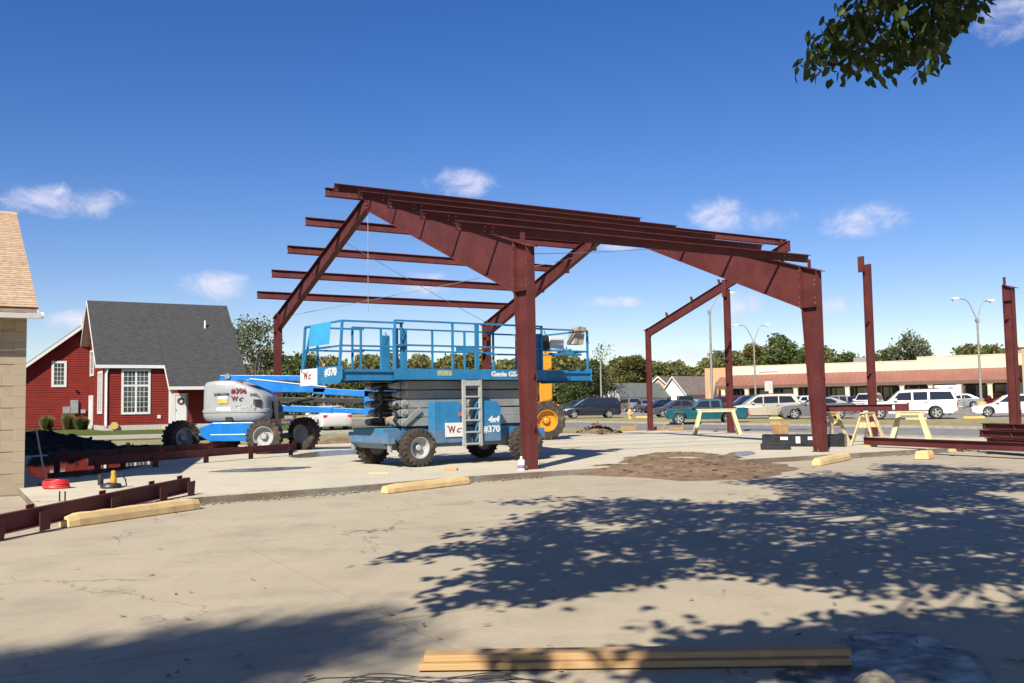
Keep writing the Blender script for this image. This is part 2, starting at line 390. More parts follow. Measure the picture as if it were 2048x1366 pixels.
M_WOOD.color(_c); M_WOOD.rough(0.7); M_WOOD.bump(_n, 0.2, 0.004); M_WOOD = M_WOOD.m
M_PALEWOOD = pm('pale_lumber', (0.72, 0.56, 0.30), 0.75, var=0.12, scale=2, stretch=(8, 8, 1), dirt=(0.5, 0.36, 0.18), dirt_amt=0.5, dirt_scale=4)
M_STOP = pm('faded_yellow_concrete', (0.78, 0.55, 0.26), 0.85, var=0.1, scale=3, dirt=(0.60, 0.47, 0.30), dirt_amt=0.7, dirt_scale=4, bump=0.3, bscale=25)
M_STOPY = pm('yellow_painted_concrete', (0.70, 0.47, 0.12), 0.8, var=0.12, scale=3)
M_BARK = pm('bark', (0.10, 0.075, 0.055), 0.9, var=0.35, scale=6, bump=0.8, bscale=14, stretch=(1, 1, 0.25))
M_CREAM = pm('cream_stucco', (0.80, 0.70, 0.48), 0.85, var=0.05, scale=0.4, world=True)
M_TANW = pm('tan_stucco', (0.55, 0.36, 0.19), 0.85, var=0.05, scale=0.4, world=True)
M_CLAY = pm('red_metal_awning', (0.31, 0.135, 0.095), 0.6, var=0.1, scale=0.5, world=True)
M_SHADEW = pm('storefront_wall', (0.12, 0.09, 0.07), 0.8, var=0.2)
M_POLE = pm('galvanised_pole', (0.34, 0.32, 0.29), 0.55, 0.3, var=0.15)
M_LAMP = pm('lamp_housing', (0.75, 0.75, 0.74), 0.4)
M_CARD = pm('cardboard', (0.45, 0.27, 0.12), 0.8, var=0.15)
M_POLY = pm('black_polythene', (0.02, 0.021, 0.024), 0.28, var=0.3, scale=5, bump=0.8, bscale=7)
M_REDHOSE = pm('red_hose', (0.62, 0.03, 0.03), 0.45, var=0.12)
M_BRASS = pm('yellow_tool', (0.60, 0.36, 0.03), 0.4)
M_BLOCK = pm('tan_painted_block', (0.40, 0.325, 0.225), 0.85, var=0.05, scale=1.5, bump=0.5, bscale=40, world=True, dirt=(0.36, 0.27, 0.185), dirt_amt=0.5, dirt_scale=3)
M_MORTAR = pm('mortar', (0.38, 0.305, 0.212), 0.95, var=0.1)
M_SHINGLE = [pm('tan_shingle', (0.60, 0.435, 0.285), 0.9, var=0.2, scale=9, bump=0.6, bscale=40), pm('brown_shingle', (0.54, 0.385, 0.25), 0.9, var=0.2, scale=9, bump=0.6, bscale=40)]
m = NT('charcoal_shingle'); co = m.coord()
br = m.new('ShaderNodeTexBrick'); br.inputs['Scale'].default_value = 1.0; br.inputs['Brick Width'].default_value = 0.33; br.inputs['Row Height'].default_value = 0.14
br.inputs['Mortar Size'].default_value = 0.012; br.inputs['Color1'].default_value = (0.046, 0.046, 0.048, 1); br.inputs['Color2'].default_value = (0.068, 0.067, 0.069, 1); br.inputs['Mortar'].default_value = (0.025, 0.025, 0.026, 1)
m.l.new(co, br.inputs['Vector'])
c = m.mix(m.ramp(m.noise(co, 2.2, 5, 0.7, stretch=(1, 2.5, 1)), 0.35, 0.7), br.outputs['Color'], (0.085, 0.084, 0.085)); m.color(c); m.rough(0.95)
m.b.inputs['Specular IOR Level'].default_value = 0.1; m.bump(br.outputs['Fac'], -0.4, 0.01); M_CHAR = m.m
def roofmat(name, col): return pm(name, col, 0.9, var=0.15, scale=1.2)
def wetmat(name, dry, wet, r0, r1, spec):
    """standing water thinning out towards an uneven rim"""
    m = NT(name); co = m.coord(True); w = m.new('ShaderNodeAttribute'); w.attribute_name = 'wetness'
    n1 = m.noise(co, 5, 6, .65)
    m.color(m.mix(m.ramp(m.noise(co, 2.0, 5), .35, .65), dry, wet)); m.rough(m.ramp(n1, .3, .7, r0, r1)); m.b.inputs['Specular IOR Level'].default_value = spec
    m.l.new(m.ramp(m.math('ADD', w.outputs['Fac'], m.math('MULTIPLY', m.math('SUBTRACT', n1, .5), 1.3)), .3, .6), m.b.inputs['Alpha']); MATS[name] = m.m; return m.m
M_WATER = wetmat('shallow_water', (.05, .045, .04), (.06, .05, .045), .02, .05, .9)
M_WET = wetmat('wet_concrete', (.13, .11, .085), (.18, .15, .115), .10, .35, .6)
M_FILM = wetmat('drying_concrete', (.07, .062, .052), (.10, .088, .07), .3, .6, .4)

# ------------------------------------------------------------------ the setting: ground, pavements, road
def polysheet(name, pts, z0, z1, mat, **k):
    mb = MB().prism([(p[0], p[1]) for p in pts], 'z', z0, z1); return struct(name, mb, mat, **k)

mb = MB(); g = 3000; n = 1
mb.add([(-g, -g, -0.30), (g, -g, -0.30), (g, g, -0.30), (-g, g, -0.30)], [(0, 1, 2, 3)])
struct('ground', mb, M_FIELD)

# foreground parking lot of cast concrete panels with open joints
JO = gp(790, 1240, LOT); J1 = Vector((math.cos(R(-60)), math.sin(R(-60)), 0)); J2 = Vector((math.cos(R(31)), math.sin(R(31)), 0)); JS = 4.62
lot = struct('pavement', MB().prism([tuple((JO + J1 * a + J2 * b)[:2]) for a, b in ((-22, -14), (16, -14), (16, 34), (-22, 34))], 'z', LOT - 0.15, LOT - 0.02), M_TOPSOIL)
panel_me = None
for i in range(-4, 3):
    for j in range(-3, 7):
        c0 = JO + J1 * (i * JS) + J2 * (j * JS); g = 0.013
        ctr = c0 + (J1 + J2) * JS / 2
        if (ctr - AO).dot(WV) > 4.5: continue
        if panel_me is None:
            q = [J1 * g + J2 * g, J1 * (JS - g) + J2 * g, J1 * (JS - g) + J2 * (JS - g), J1 * g + J2 * (JS - g)]
            panel_me = mesh(MB().prism([(p.x, p.y) for p in q], 'z', -0.14, 0.0), 'concrete_panel')
        o = obj('concrete_panel', panel_me, M_LOT, lot); o.location = (c0.x, c0.y, LOT + random.uniform(-0.004, 0.004))
        o.rotation_euler = (random.uniform(-1, 1) * 0.0006, random.uniform(-1, 1) * 0.0006, 0)

# new building slab: panels cut by saw joints
slab_front = [(-9.7, -2.2), (-7.3, -1.45), (-4.7, -1.2), (-1.8, -0.62), (0.5, -0.55), (5, -0.6), (9.2, -0.75), (13, -0.9), (18.75, -1.0)]
def front_t(s):
    for (a, ta), (b, tb) in zip(slab_front, slab_front[1:]):
        if a <= s <= b: return ta + (tb - ta) * (s - a) / (b - a)
    return slab_front[-1][1]
pts = [site(s, t) for s, t in slab_front] + [site(18.75, 18.9), site(-9.7, 18.9)]
slab = polysheet('building_slab', [(p.x, p.y) for p in pts], -0.28, -0.012, M_EDGE)
S_CUT = [-9.7, -4.7, 0.0, 4.6, 9.2, 13.8, 18.75]; T_CUT = [None, 4.6, 9.2, 13.8, 18.9]
for i in range(6):
    for j in range(4):
        a, b = S_CUT[i], S_CUT[i + 1]; gg = 0.006
        t1 = T_CUT[j + 1]
        if j: lo = [(b, T_CUT[j]), (a, T_CUT[j])]
        else:
            ss = sorted([a, b] + [s for s, _ in slab_front if a < s < b]); lo = [(s, front_t(s)) for s in reversed(ss)]
        poly = lo + [(a, t1), (b, t1)]
        cs = (a + b) / 2
        poly = [site(s + (gg if s < cs else -gg), t + (gg if t < t1 - 0.1 else -gg)) for s, t in poly]
        o = obj('slab_panel', MB().prism([(p.x, p.y) for p in poly], 'z', -0.2, 0.0), M_SLAB, slab)

def band(name, s0, s1, t0, t1, z0, z1, mat):
    return polysheet(name, [site(s0, t0), site(s1, t0), site(s1, t1), site(s0, t1)], z0, z1, mat)
band('earth_apron', -30, 21.2, -8, 30, -0.29, -0.17, M_EARTH)
band('road', 20.2, 30.0, -60, 160, -0.29, -0.10, M_ROAD)
band('verge', 30.2, 44.5, -60, 160, -0.29, 0.0, M_DRYGRASS)
band('kerb', 30.0, 30.2, -60, 160, -0.29, 0.02, M_CURB)
band('kerb', 19.9, 20.2, -60, 19.5, -0.29, 0.0, M_CURB)
def lotz(p): return 0.02 + max(0.0, ((Vector((p[0], p[1], 0)) - AO).dot(U) - 44.5)) * 0.0045
mb = MB(); A_, B_ = 44.5, 220.0
q = [site(A_, -60), site(B_, -60), site(B_, 160), site(A_, 160)]
mb.add([(p.x, p.y, lotz(p)) for p in q] + [(p.x, p.y, -0.29) for p in q], [(0, 1, 2, 3), (3, 7, 4, 0), (0, 4, 5, 1), (1, 5, 6, 2), (2, 6, 7, 3)])
struct('car_park', mb, M_PLOT)
# painted bay lines in the car park
for k in range(16):
    t = -24 + k * 5.4
    mb = MB(); a = site(46.5, t); b = site(51.5, t + 1.0); d = (b - a).normalized(); n_ = Vector((-d.y, d.x, 0)) * 0.06
    mb.add([(p.x, p.y, lotz(p) + 0.004) for p in (a - n_, b - n_, b + n_, a + n_)], [(0, 1, 2, 3)])
    struct('bay_marking', mb, M_WHITE, fix=False)
# garden side: lawn round the red house, path, drive
polysheet('lawn', [site(-60, 21), site(0, 21), site(4, 36), site(14, 46), site(14, 70), site(-60, 70)], -0.29, -0.06, M_LAWN)
polysheet('drygrass_strip', [site(-40, 20.4), site(19.6, 20.4), site(19.6, 29.5), site(-40, 31)], -0.29, -0.03, M_DRYGRASS)
polysheet('drive', [site(-8, 34), site(19.8, 31), site(19.8, 37.5), site(-8, 41)], -0.29, -0.015, M_CURB)
polysheet('path', [site(-40, 36.0), site(-8.02, 35), site(-8.02, 36.6), site(-40, 37.6)], -0.29, -0.02, M_CURB)

# ---- soil heaps
def heap(name, outline, h, mat, label, res=0.16, seed=0, base=0.0, rough=0.5, freq=1.6, peak=0.8, cat='soil heap'):
    """outline: polygon of ground points; the surface swells from its edge inwards, broken up into clods"""
    P = [Vector((p[0], p[1])) for p in outline]
    x0, x1 = min(p.x for p in P), max(p.x for p in P); y0, y1 = min(p.y for p in P), max(p.y for p in P)
    def inside(x, y):
        r = False
        for i in range(len(P)):
            a, b = P[i], P[i - 1]
            if (a.y > y) != (b.y > y) and x < (b.x - a.x) * (y - a.y) / (b.y - a.y) + a.x: r = not r
        return r
    def edge(x, y):
        q = Vector((x, y)); d = 1e9
        for i in range(len(P)):
            a, b = P[i], P[i - 1]; ab = b - a; t = max(0, min(1, (q - a).dot(ab) / ab.length_squared)); d = min(d, (q - a - ab * t).length)
        return d
    nx, ny = int((x1 - x0) / res) + 2, int((y1 - y0) / res) + 2
    idx = {}; mb = MB(); cx, cy = (x0 + x1) / 2, (y0 + y1) / 2
    half = max(0.2, min(x1 - x0, y1 - y0) / 2 * peak)
    for j in range(ny):
        for i in range(nx):
            x, y = x0 + i * res, y0 + j * res
            d = edge(x, y); s = d if inside(x, y) else -d
            wob = noise.noise((x * 1.1, y * 1.1, seed)) * 0.25 * half
            if s + wob < -res * 0.6: continue
            k = max(0, min(1, (s + wob) / half)); k = k * k * (3 - 2 * k)
            z = base + h * k * (0.75 + 0.5 * noise.noise((x * 0.7, y * 0.7, seed + 3)))
            z += rough * min(1, k * 4) * 0.16 * (abs(noise.noise((x * freq, y * freq, seed + 5))) + 0.6 * noise.noise((x * freq * 2.7, y * freq * 2.7, seed + 8)) + 0.4 * noise.noise((x * 9, y * 9, seed)))
            if k <= 0: z = base - 0.02
            idx[i, j] = len(mb.v); mb.v.append((x - cx, y - cy, z - base))
    for j in range(ny - 1):
        for i in range(nx - 1):
            q = [(i, j), (i + 1, j), (i + 1, j + 1), (i, j + 1)]
            if all(k in idx for k in q): mb.f.append(tuple(idx[k] for k in q))
    o = obj(name, mb, mat, None, smooth=True, fix=False); o.location = (cx, cy, base)
    return tag(o, label, cat), mb

def clods(parent, mb, mat, n, r0, r1, seed):
    rg = random.Random(seed); out = MB(); cand = [v for v in mb.v if v[2] > 0.01] or mb.v
    for k in range(n):
        p = rg.choice(cand); r = rg.uniform(r0, r1) * (0.5 + rg.random() ** 3)
        vs = [Vector(d) for d in ((1, 0, 0), (0, 1, 0), (-1, 0, 0), (0, -1, 0), (0, 0, 1), (0, 0, -1))]
        rot = Matrix.Rotation(rg.random() * 6.28, 3, 'Z') @ Matrix.Rotation(rg.random() * 3, 3, 'X')
        vs = [rot @ (v * r * rg.uniform(0.6, 1.25)) + Vector((p[0] + rg.uniform(-.1, .1), p[1] + rg.uniform(-.1, .1), p[2] + r * 0.25)) for v in vs]
        out.add(vs, [(0, 1, 4), (1, 2, 4), (2, 3, 4), (3, 0, 4), (1, 0, 5), (2, 1, 5), (3, 2, 5), (0, 3, 5)])
    return tag(obj('clods', out, mat, parent), kind='stuff')

o, mb = heap('soil_bank', [gp(*q, LOT) for q in ((1088, 944), (1130, 930), (1210, 919), (1330, 913), (1480, 914), (1560, 925), (1596, 939), (1530, 955), (1420, 962), (1300, 958), (1180, 952), (1110, 950), (1075, 947))], 0.20, M_SOIL,
             'low brown soil bank along the slab edge between the two big columns', res=0.055, seed=2, base=LOT, rough=0.13, freq=2.2, peak=0.5, cat='soil bank')
clods(o, mb, M_SOIL, 260, 0.006, 0.02, 5)
o, mb = heap('soil_heap', [gp(*q) for q in ((1145, 867), (1165, 860), (1205, 856), (1238, 861), (1250, 867), (1200, 870))], 0.42, M_SOIL,
             'small heap of reddish brown soil beyond the slab near the fire hydrant', res=0.16, seed=4, base=-0.06, rough=0.8, freq=2.2, peak=0.9)
clods(o, mb, M_SOIL, 130, 0.05, 0.13, 6)
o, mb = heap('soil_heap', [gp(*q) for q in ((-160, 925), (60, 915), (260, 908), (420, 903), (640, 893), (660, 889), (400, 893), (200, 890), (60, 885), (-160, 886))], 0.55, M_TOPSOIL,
             'long topsoil heap behind the boom lift, toned dark for the shade of the block building', res=0.3, seed=9, base=-0.05, rough=1.0, freq=1.0, peak=1.0)
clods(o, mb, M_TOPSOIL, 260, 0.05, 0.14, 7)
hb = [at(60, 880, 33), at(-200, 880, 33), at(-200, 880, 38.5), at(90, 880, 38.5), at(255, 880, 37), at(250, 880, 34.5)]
o, mb = heap('soil_heap', hb, 0.78, M_TOPSOIL, 'topsoil mound toned black for shade, rising next to the tan block building', res=0.3, seed=12, base=-0.06, rough=1.0, freq=0.9, peak=0.75)
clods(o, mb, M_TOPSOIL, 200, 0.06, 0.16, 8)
o, mb = heap('soil_heap', [gp(*q) for q in ((1648, 878), (1660, 870), (1684, 866), (1705, 870), (1716, 878), (1690, 882))], 0.42, M_TOPSOIL,
             'small black soil heap between the big column and the sawhorses', res=0.12, seed=15, base=-0.03, rough=0.7, freq=2.5, peak=0.9)
o, mb = heap('soil_heap', [gp(*q) for q in ((596, 893), (640, 889), (700, 887), (760, 885), (720, 880), (640, 882))], 0.22, M_SOIL,
             'low ridge of brown soil between the two blue lifts', res=0.25, seed=17, base=-0.04, rough=0.8, freq=1.4)

# ---- puddles
def blob(outline_px, z, name, mat, label, seed):
    P = [gp(*q, z) for q in outline_px]; C_ = sum(P, Vector()) / len(P); out = []
    n = len(P)
    for i in range(n):
        a, b, c, d = P[i - 1], P[i], P[(i + 1) % n], P[(i + 2) % n]
        for k in range(6):
            t = k / 6; q = 0.5 * ((2 * b) + (-a + c) * t + (2 * a - 5 * b + 4 * c - d) * t * t + (-a + 3 * b - 3 * c + d) * t ** 3)
            w = 1 + 0.06 * noise.noise((q.x * 3, q.y * 3, seed)); out.append(C_ + (q - C_) * w)
    mb = MB(); n = len(out); rings = ((1.12, 0.0), (1.0, .25), (.86, .7), (.68, 1.0), (.3, 1.0))
    for k, _ in rings: mb.v += [((p.x - C_.x) * k, (p.y - C_.y) * k, 0) for p in out]
    for r_ in range(len(rings) - 1): mb.f += [(r_ * n + i, r_ * n + (i + 1) % n, (r_ + 1) * n + (i + 1) % n, (r_ + 1) * n + i) for i in range(n)]
    mb.f.append(tuple((len(rings) - 1) * n + i for i in range(n)))
    o = obj(name, mb, mat, None); o.location = (C_.x, C_.y, z)
    at_ = o.data.color_attributes.new('wetness', 'FLOAT_COLOR', 'POINT')
    for r_, (_, w) in enumerate(rings):
        for i in range(n): at_.data[r_ * n + i].color = (w, w, w, 1)
    return tag(o, label, 'puddle')
blob([(58, 955), (60, 915), (170, 908), (300, 906), (330, 922), (250, 940), (150, 955)], 0.004, 'puddle', M_WATER, 'wide puddle mirroring the red house in the shade of the block building', 1)
blob([(410, 944), (470, 938), (560, 934), (625, 933), (600, 938), (500, 944)], 0.004, 'puddle', M_WET, 'thin dark puddle streak on the slab before the boom lift', 2)
blob([(575, 912), (640, 902), (735, 899), (740, 906), (680, 910), (600, 916)], 0.004, 'puddle', M_WET, 'muddy puddle on the slab between the two blue lifts', 3)
blob([(1448, 912), (1465, 904), (1500, 902), (1512, 907), (1480, 913)], 0.004, 'puddle', M_WET, 'small blue puddle on the slab by the black wrapped bundles', 4)
blob([(1580, 1400), (1560, 1330), (1640, 1288), (1740, 1262), (1860, 1268), (1940, 1300), (1985, 1345), (1990, 1400)], LOT + 0.009, 'puddle', M_FILM, 'wet patch shining blue in the tree shade past the plank end', 5)

# ------------------------------------------------------------------ the steel building frame
BW, B1, B2, HE, HR = 18.328, 9.191, 9.043, 4.875, 7.825
def roofz(t): return HE + (HR - HE) * min(t, BW - t) / (BW / 2)
frame = thing('steel_building_frame', 'red oxide primed steel building frame of tapered columns, rafters and purlins standing on the slab', 'steel frame', AO, TH)
SLOPE = math.atan((HR - HE) / (BW / 2))

def plate(mb, x0, poly, th=0.012): mb.prism(poly, 'x', x0 - th / 2, x0 + th / 2)
def flange(mb, x0, p, q, bf, tf=0.014): mb.bar((x0, *p), (x0, *q), tf, bf, up=(1, 0, 0))

def column(parent, x0, y_out, sgn, dbase, dtop, zknee, bf=0.22, cap=0.05, stiff=True, ztop=None):
    """sgn +1: inside lies towards +y"""
    Y = lambda d: y_out + sgn * d
    zt = roofz(Y(0)) if ztop is None else ztop; zi = (roofz(Y(dtop)) if ztop is None else ztop + dtop * math.tan(SLOPE))
    mb = MB()
    plate(mb, x0, [(Y(0.012), 0.02), (Y(dbase - 0.012), 0.02), (Y(dtop - 0.012), zknee), (Y(dtop - 0.012), zi - 0.02), (Y(0.012), zt - 0.02)])
    flange(mb, x0, (Y(0.007), 0.02), (Y(0.007), zt - 0.015), bf)
    flange(mb, x0, (Y(dbase - 0.007), 0.02), (Y(dtop - 0.007), zknee), bf)
    flange(mb, x0, (Y(dtop - 0.007), zknee), (Y(dtop - 0.007), zi), bf)
    o = obj('column', mb, STEEL, parent)
    obj('base_plate', MB().box(x0 - 0.16, x0 + 0.16, min(Y(-0.02), Y(dbase + 0.02)), max(Y(-0.02), Y(dbase + 0.02)), 0.0, 0.02), STEEL, o)
    cp = MB(); flange(cp, x0, (Y(-0.13), zt - 0.13 * math.tan(SLOPE)), (Y(dtop), zi), bf + 0.02, 0.016); obj('cap_plate', cp, STEEL, o)
    if stiff:
        for sg in (-1, 1):
            st = MB(); st.box(min(x0 + sg * 0.007, x0 + sg * (bf / 2 - 0.004)), max(x0 + sg * 0.007, x0 + sg * (bf / 2 - 0.004)), min(Y(0.015), Y(dtop - 0.02)), max(Y(0.015), Y(dtop - 0.02)), zknee - 0.006, zknee + 0.006)
            obj('stiffener', st, STEEL, o)
    for k in (-1, 1):
        b = MB().tube([(x0 + k * 0.09, Y(dbase / 2), 0.02), (x0 + k * 0.09, Y(dbase / 2), 0.075)], 0.013, 6); obj('anchor_bolt', b, M_BOLT, o)
    for zc in (0.9, 2.05):
        g = MB().box(x0 - 0.004, x0 + 0.004, min(Y(0.0), Y(-0.07)), max(Y(0.0), Y(-0.07)), zc - 0.07, zc + 0.07); obj('girt_clip', g, STEEL, o)
    return o

def rafter(parent, x0, ya, yb, da, db, bf=0.2, endp=True, zbot_a=None):
    """from ya (depth da) to yb (depth db), top edge on the roof line"""
    za, zb = roofz(ya), roofz(yb); ba = za - da; bb = zb - db
    mb = MB(); plate(mb, x0, [(ya, ba), (yb, bb), (yb, zb - 0.01), (ya, za - 0.01)])
    flange(mb, x0, (ya, za - 0.007), (yb, zb - 0.007), bf); flange(mb, x0, (ya, ba), (yb, bb), bf)
    o = obj('rafter', mb, STEEL, parent)
    if endp:
        for y, z0, z1 in ((ya, ba - 0.03, za + 0.0), (yb, bb - 0.05, zb - 0.01)):
            s = 1 if y < (ya + yb) / 2 else -1
            obj('end_plate', MB().box(x0 - bf / 2, x0 + bf / 2, min(y, y + s * 0.02), max(y, y + s * 0.02), z0, z1), STEEL, o)
    return o

def bolts(parent, x0, y, zs, side=-1, r=0.017, off=0.075):
    mb = MB()
    for z in zs:
        for s_ in (-1, 1): mb.tube([(x0 + s_ * off, y, z), (x0 + s_ * off, y + side * 0.03, z)], r, 6)
    return tag(obj('bolts', mb, M_BOLT, parent), kind='stuff')

def clip(parent, x0, t, h=0.2):
    """the upright cleat that carries a purlin"""
    M = Matrix.Translation((x0, t, roofz(t))) @ Matrix.Rotation(SLOPE if t < BW / 2 else -SLOPE, 4, 'X')
    return obj('purlin_clip', MB().box(-0.075, 0.075, 0.006, 0.018, 0.0, h).xf(M), STEEL, parent)

NEAR_T = [8.75, 6.9, 5.0, 3.05, 1.25]; FAR_T = [9.5, 11.3, 13.2, 15.0, 16.75]
for x0 in (0.0, B1):
    column(frame, x0, 0.0, 1, 0.30, 0.55, 3.90)
    column(frame, x0, BW, -1, 0.28, 0.40, 4.30)
    r1 = rafter(frame, x0, 0.57, BW / 2 - 0.005, roofz(0.57) - 3.90, 0.46)
    r2 = rafter(frame, x0, BW - 0.42, BW / 2 + 0.005, 0.62, 0.46)
    for t in NEAR_T: clip(r1, x0, t)
    for t in FAR_T: clip(r2, x0, t)
    bolts(r1, x0, 0.595, [3.95, 4.05, 4.2, 4.5, 4.8, 4.95], 1); bolts(r1, x0, BW / 2 - 0.03, [HR - 0.42, HR - 0.3, HR - 0.12], -1)
    for yy, zz in ((0.14, 4.0), (0.14, 4.15), (0.14, 4.5), (0.14, 4.62)):
        obj('web_bolt', MB().tube([(x0 - 0.03, yy, zz), (x0 - 0.004, yy, zz)], 0.02, 6), M_BOLT, r1)
    # eave strut seat on the near knee
    obj('eave_clip', MB().box(x0 - 0.06, x0 + 0.06, 0.30, 0.315, roofz(0.3), roofz(0.3) + 0.24), STEEL, r1)
X3 = B1 + B2
column(frame, X3, BW, -1, 0.25, 0.25, roofz(BW - 0.25) - 0.33, bf=0.16, stiff=False)
r3 = rafter(frame, X3, BW - 0.27, BW / 2 + 0.02, 0.40, 0.40, bf=0.15)
for t in FAR_T: clip(r3, X3, t, 0.22)

def endpost(parent, x0, t, ztop, bf=0.16, d=0.26):
    mb = MB(); plate(mb, x0, [(t - d / 2, 0.02), (t + d / 2, 0.02), (t + d / 2, ztop), (t - d / 2, ztop)])
    for y in (t - d / 2, t + d / 2): flange(mb, x0, (y, 0.02), (y, ztop), bf)
    return mb
o = obj('end_wall_post', endpost(frame, X3 + 0.0, 12.8, roofz(12.8) - 0.42), STEEL, frame)
obj('base_plate', MB().box(X3 - 0.13, X3 + 0.13, 12.62, 12.98, 0, 0.02), STEEL, o)
obj('splice_plate', MB().box(X3 - 0.13, X3 - 0.085, 12.72, 12.95, roofz(12.8) - 0.75, roofz(12.8) + 0.0), STEEL, o)
for zc in (2.2, 3.2): obj('girt_clip', MB().box(X3 - 0.2, X3 - 0.08, 12.72, 12.88, zc, zc + 0.012), STEEL, o)

def purlin(t, xa, xb):
    tau = -1.0; h, b, th = 0.24, 0.082, 0.006
    ang = SLOPE if t < BW / 2 else -SLOPE
    pts = [(-b, 0), (th, 0), (th, h - th), (b - th, h - th), (b - th, h - 0.022), (b, h - 0.022), (b, h), (0, h), (0, th), (-b + th, th), (-b + th, 0.022), (-b, 0.022)]
    ca, sa = math.cos(ang), math.sin(ang); zr = roofz(t) + 0.03
    poly = [(t - (p * ca) - (q * sa), zr - (p * sa) + q * ca) for p, q in pts]
    o = obj('purlin', MB().prism(poly, 'x', xa, xb), STEEL, frame)
    bm_ = MB()
    for x in (xa + 0.1, xa + 0.75, xa + 0.95, xb - 0.95, xb - 0.75, xb - 0.1):
        for q in (0.05, 0.155):
            y, z = t - 0.008 * ca - q * sa, zr - 0.008 * sa + q * ca
            bm_.box(x - 0.011, x + 0.011, y - 0.008, y, z - 0.011, z + 0.011)
    tag(obj('bolts', bm_, M_BOLT, o), kind='stuff')
    return o
for t in NEAR_T: purlin(t, -1.22 + random.uniform(-.03, .03), B1 + 1.0 + random.uniform(-.03, .03))
for t in FAR_T: purlin(t, -1.2 + random.uniform(-.03, .03), B1 + 1.0 + random.uniform(-.03, .03))
purlin(9.62, B1 - 0.9, X3 + 0.38)
# bracing cables and a hanging tag line
def cable(a, b, sag=0.05, r=0.009):
    a, b = Vector(a), Vector(b)
    obj('bracing_cable', MB().tube([a.lerp(b, k / 8) + Vector((0, 0, -sag * 4 * (k / 8) * (1 - k / 8))) for k in range(9)], r, 5), M_CABLE, frame)
cable((0.02, BW - 0.5, roofz(BW - 0.5) - 0.2), (B1, 11.5, roofz(11.5) - 0.25)); cable((B1, BW - 0.5, roofz(BW - 0.5) - 0.2), (0.02, 11.5, roofz(11.5) - 0.25))
cable((0.05, 0.6, HE - 0.1), (B1 - 0.05, 6.0, roofz(6) - 0.4)); cable((0.0, BW / 2, HR - 0.55), (0.0, BW / 2 + 0.02, 4.2), 0)

# free-standing steel posts of the end wall that is not closed yet
p = site(X3, 5.5)
post = thing('steel_post', 'slender red steel post with a bolted plate at its top, standing behind the sawhorses', 'steel post', p, TH)
ht = roofz(5.5) - 0.30
mb = endpost(None, 0, 0, ht); obj('shaft', mb, STEEL, post)
obj('splice_plate', MB().box(-0.10, 0.0, -0.02, 0.20, ht - 0.28, ht + 0.30).xf(Matrix.Translation((-0.1, 0.04, 0))), STEEL, post)
obj('base_plate', MB().box(-0.13, 0.13, -0.18, 0.18, 0, 0.02), STEEL, post)
for zc in (2.3, 4.2): obj('girt_clip', MB().box(-0.2, 0.2, -0.05, 0.05, zc, zc + 0.012), STEEL, post)
p = site(X3, 0.0)
post = thing('steel_column', 'lone red steel corner column with a sloped cap, behind the stacked beams', 'steel column', p, TH)
column(post, 0.0, 0.0, 1, 0.30, 0.32, 4.45, bf=0.18, ztop=HE)
obj('head_clip', MB().box(-0.05, 0.05, 0.26, 0.30, HE + 0.05, HE + 0.35), STEEL, post)
obj('side_clip', MB().box(-0.22, -0.09, 0.10, 0.20, 3.95, 3.962), STEEL, post)

# ------------------------------------------------------------------ steel and timber lying on the site
def zsection(L, h=0.2, b=0.065, th=0.007):
    pts = [(-b, 0), (th, 0), (th, h - th), (b, h - th), (b, h), (0, h), (0, th), (-b, th)]
    return MB().prism(pts, 'x', 0, L)
def lay(p0, p1): return math.atan2(p1.y - p0.y, p1.x - p0.x), (p1 - p0).length

# girt with cleats, lying from the lot up onto the slab
a = gp(-60, 1092, LOT); b = gp(381, 990, 0.0); ang, L = lay(a, b)
g = thing('steel_girt', 'red steel girt with bolted cleats lying across the slab corner behind a parking stop', 'steel beam', a, ang)
tilt = math.atan2(0.13, L)
T = Matrix.Rotation(-tilt, 4, 'Y')
obj('web_section', MB().prism([(-0.08, 0.06), (0.008, 0.06), (0.008, 0.282), (0.08, 0.282), (0.08, 0.29), (0, 0.29), (0, 0.068), (-0.08, 0.068)], 'x', 0, L).xf(T), STEEL, g)
for k, xx in enumerate((0.35, 1.15, 2.6, L - 0.9, L - 0.12)):
    w_ = 0.22
    obj('cleat', MB().prism([(xx - w_ / 2, 0.0), (xx + w_ / 2 - 0.04, 0.0), (xx + w_ / 2, 0.24), (xx - w_ / 2, 0.24)], 'y', -0.10, -0.088).xf(T), STEEL, g)
    obj('cleat', MB().box(xx - 0.16, xx - 0.02, 0.06, 0.072, 0.1, 0.34).xf(T), STEEL, g)
# two girts lying side by side in front of the boom lift
def girt_on_feet(pa, pb, za, zb, label, n=5, drop=0.16):
    a = gp(*pa, 0); b = gp(*pb, 0); ang, L = lay(a, b)
    g = thing('steel_girt', label, 'steel beam', a, ang, 'girts lying in front of the boom lift')
    obj('web_section', zsection(L, 0.19).xf(Matrix.Translation((0, 0, drop))), STEEL, g)
    for k in range(n):
        xx = 0.25 + (L - 0.5) * k / (n - 1)
        obj('cleat', MB().box(xx - 0.09, xx + 0.09, -0.02, -0.008, 0.0, drop + 0.16), STEEL, g)
        obj('cleat', MB().box(xx + 0.14, xx + 0.30, 0.02, 0.032, drop + 0.03, drop + 0.27), STEEL, g)
    return g
girt_on_feet((176, 946), (592, 910), 0, 0, 'nearer of two red steel girts on cleats lying before the boom lift')
girt_on_feet((96, 934), (470, 905), 0, 0, 'farther red steel girt lying half in shade under the boom lift', n=4)

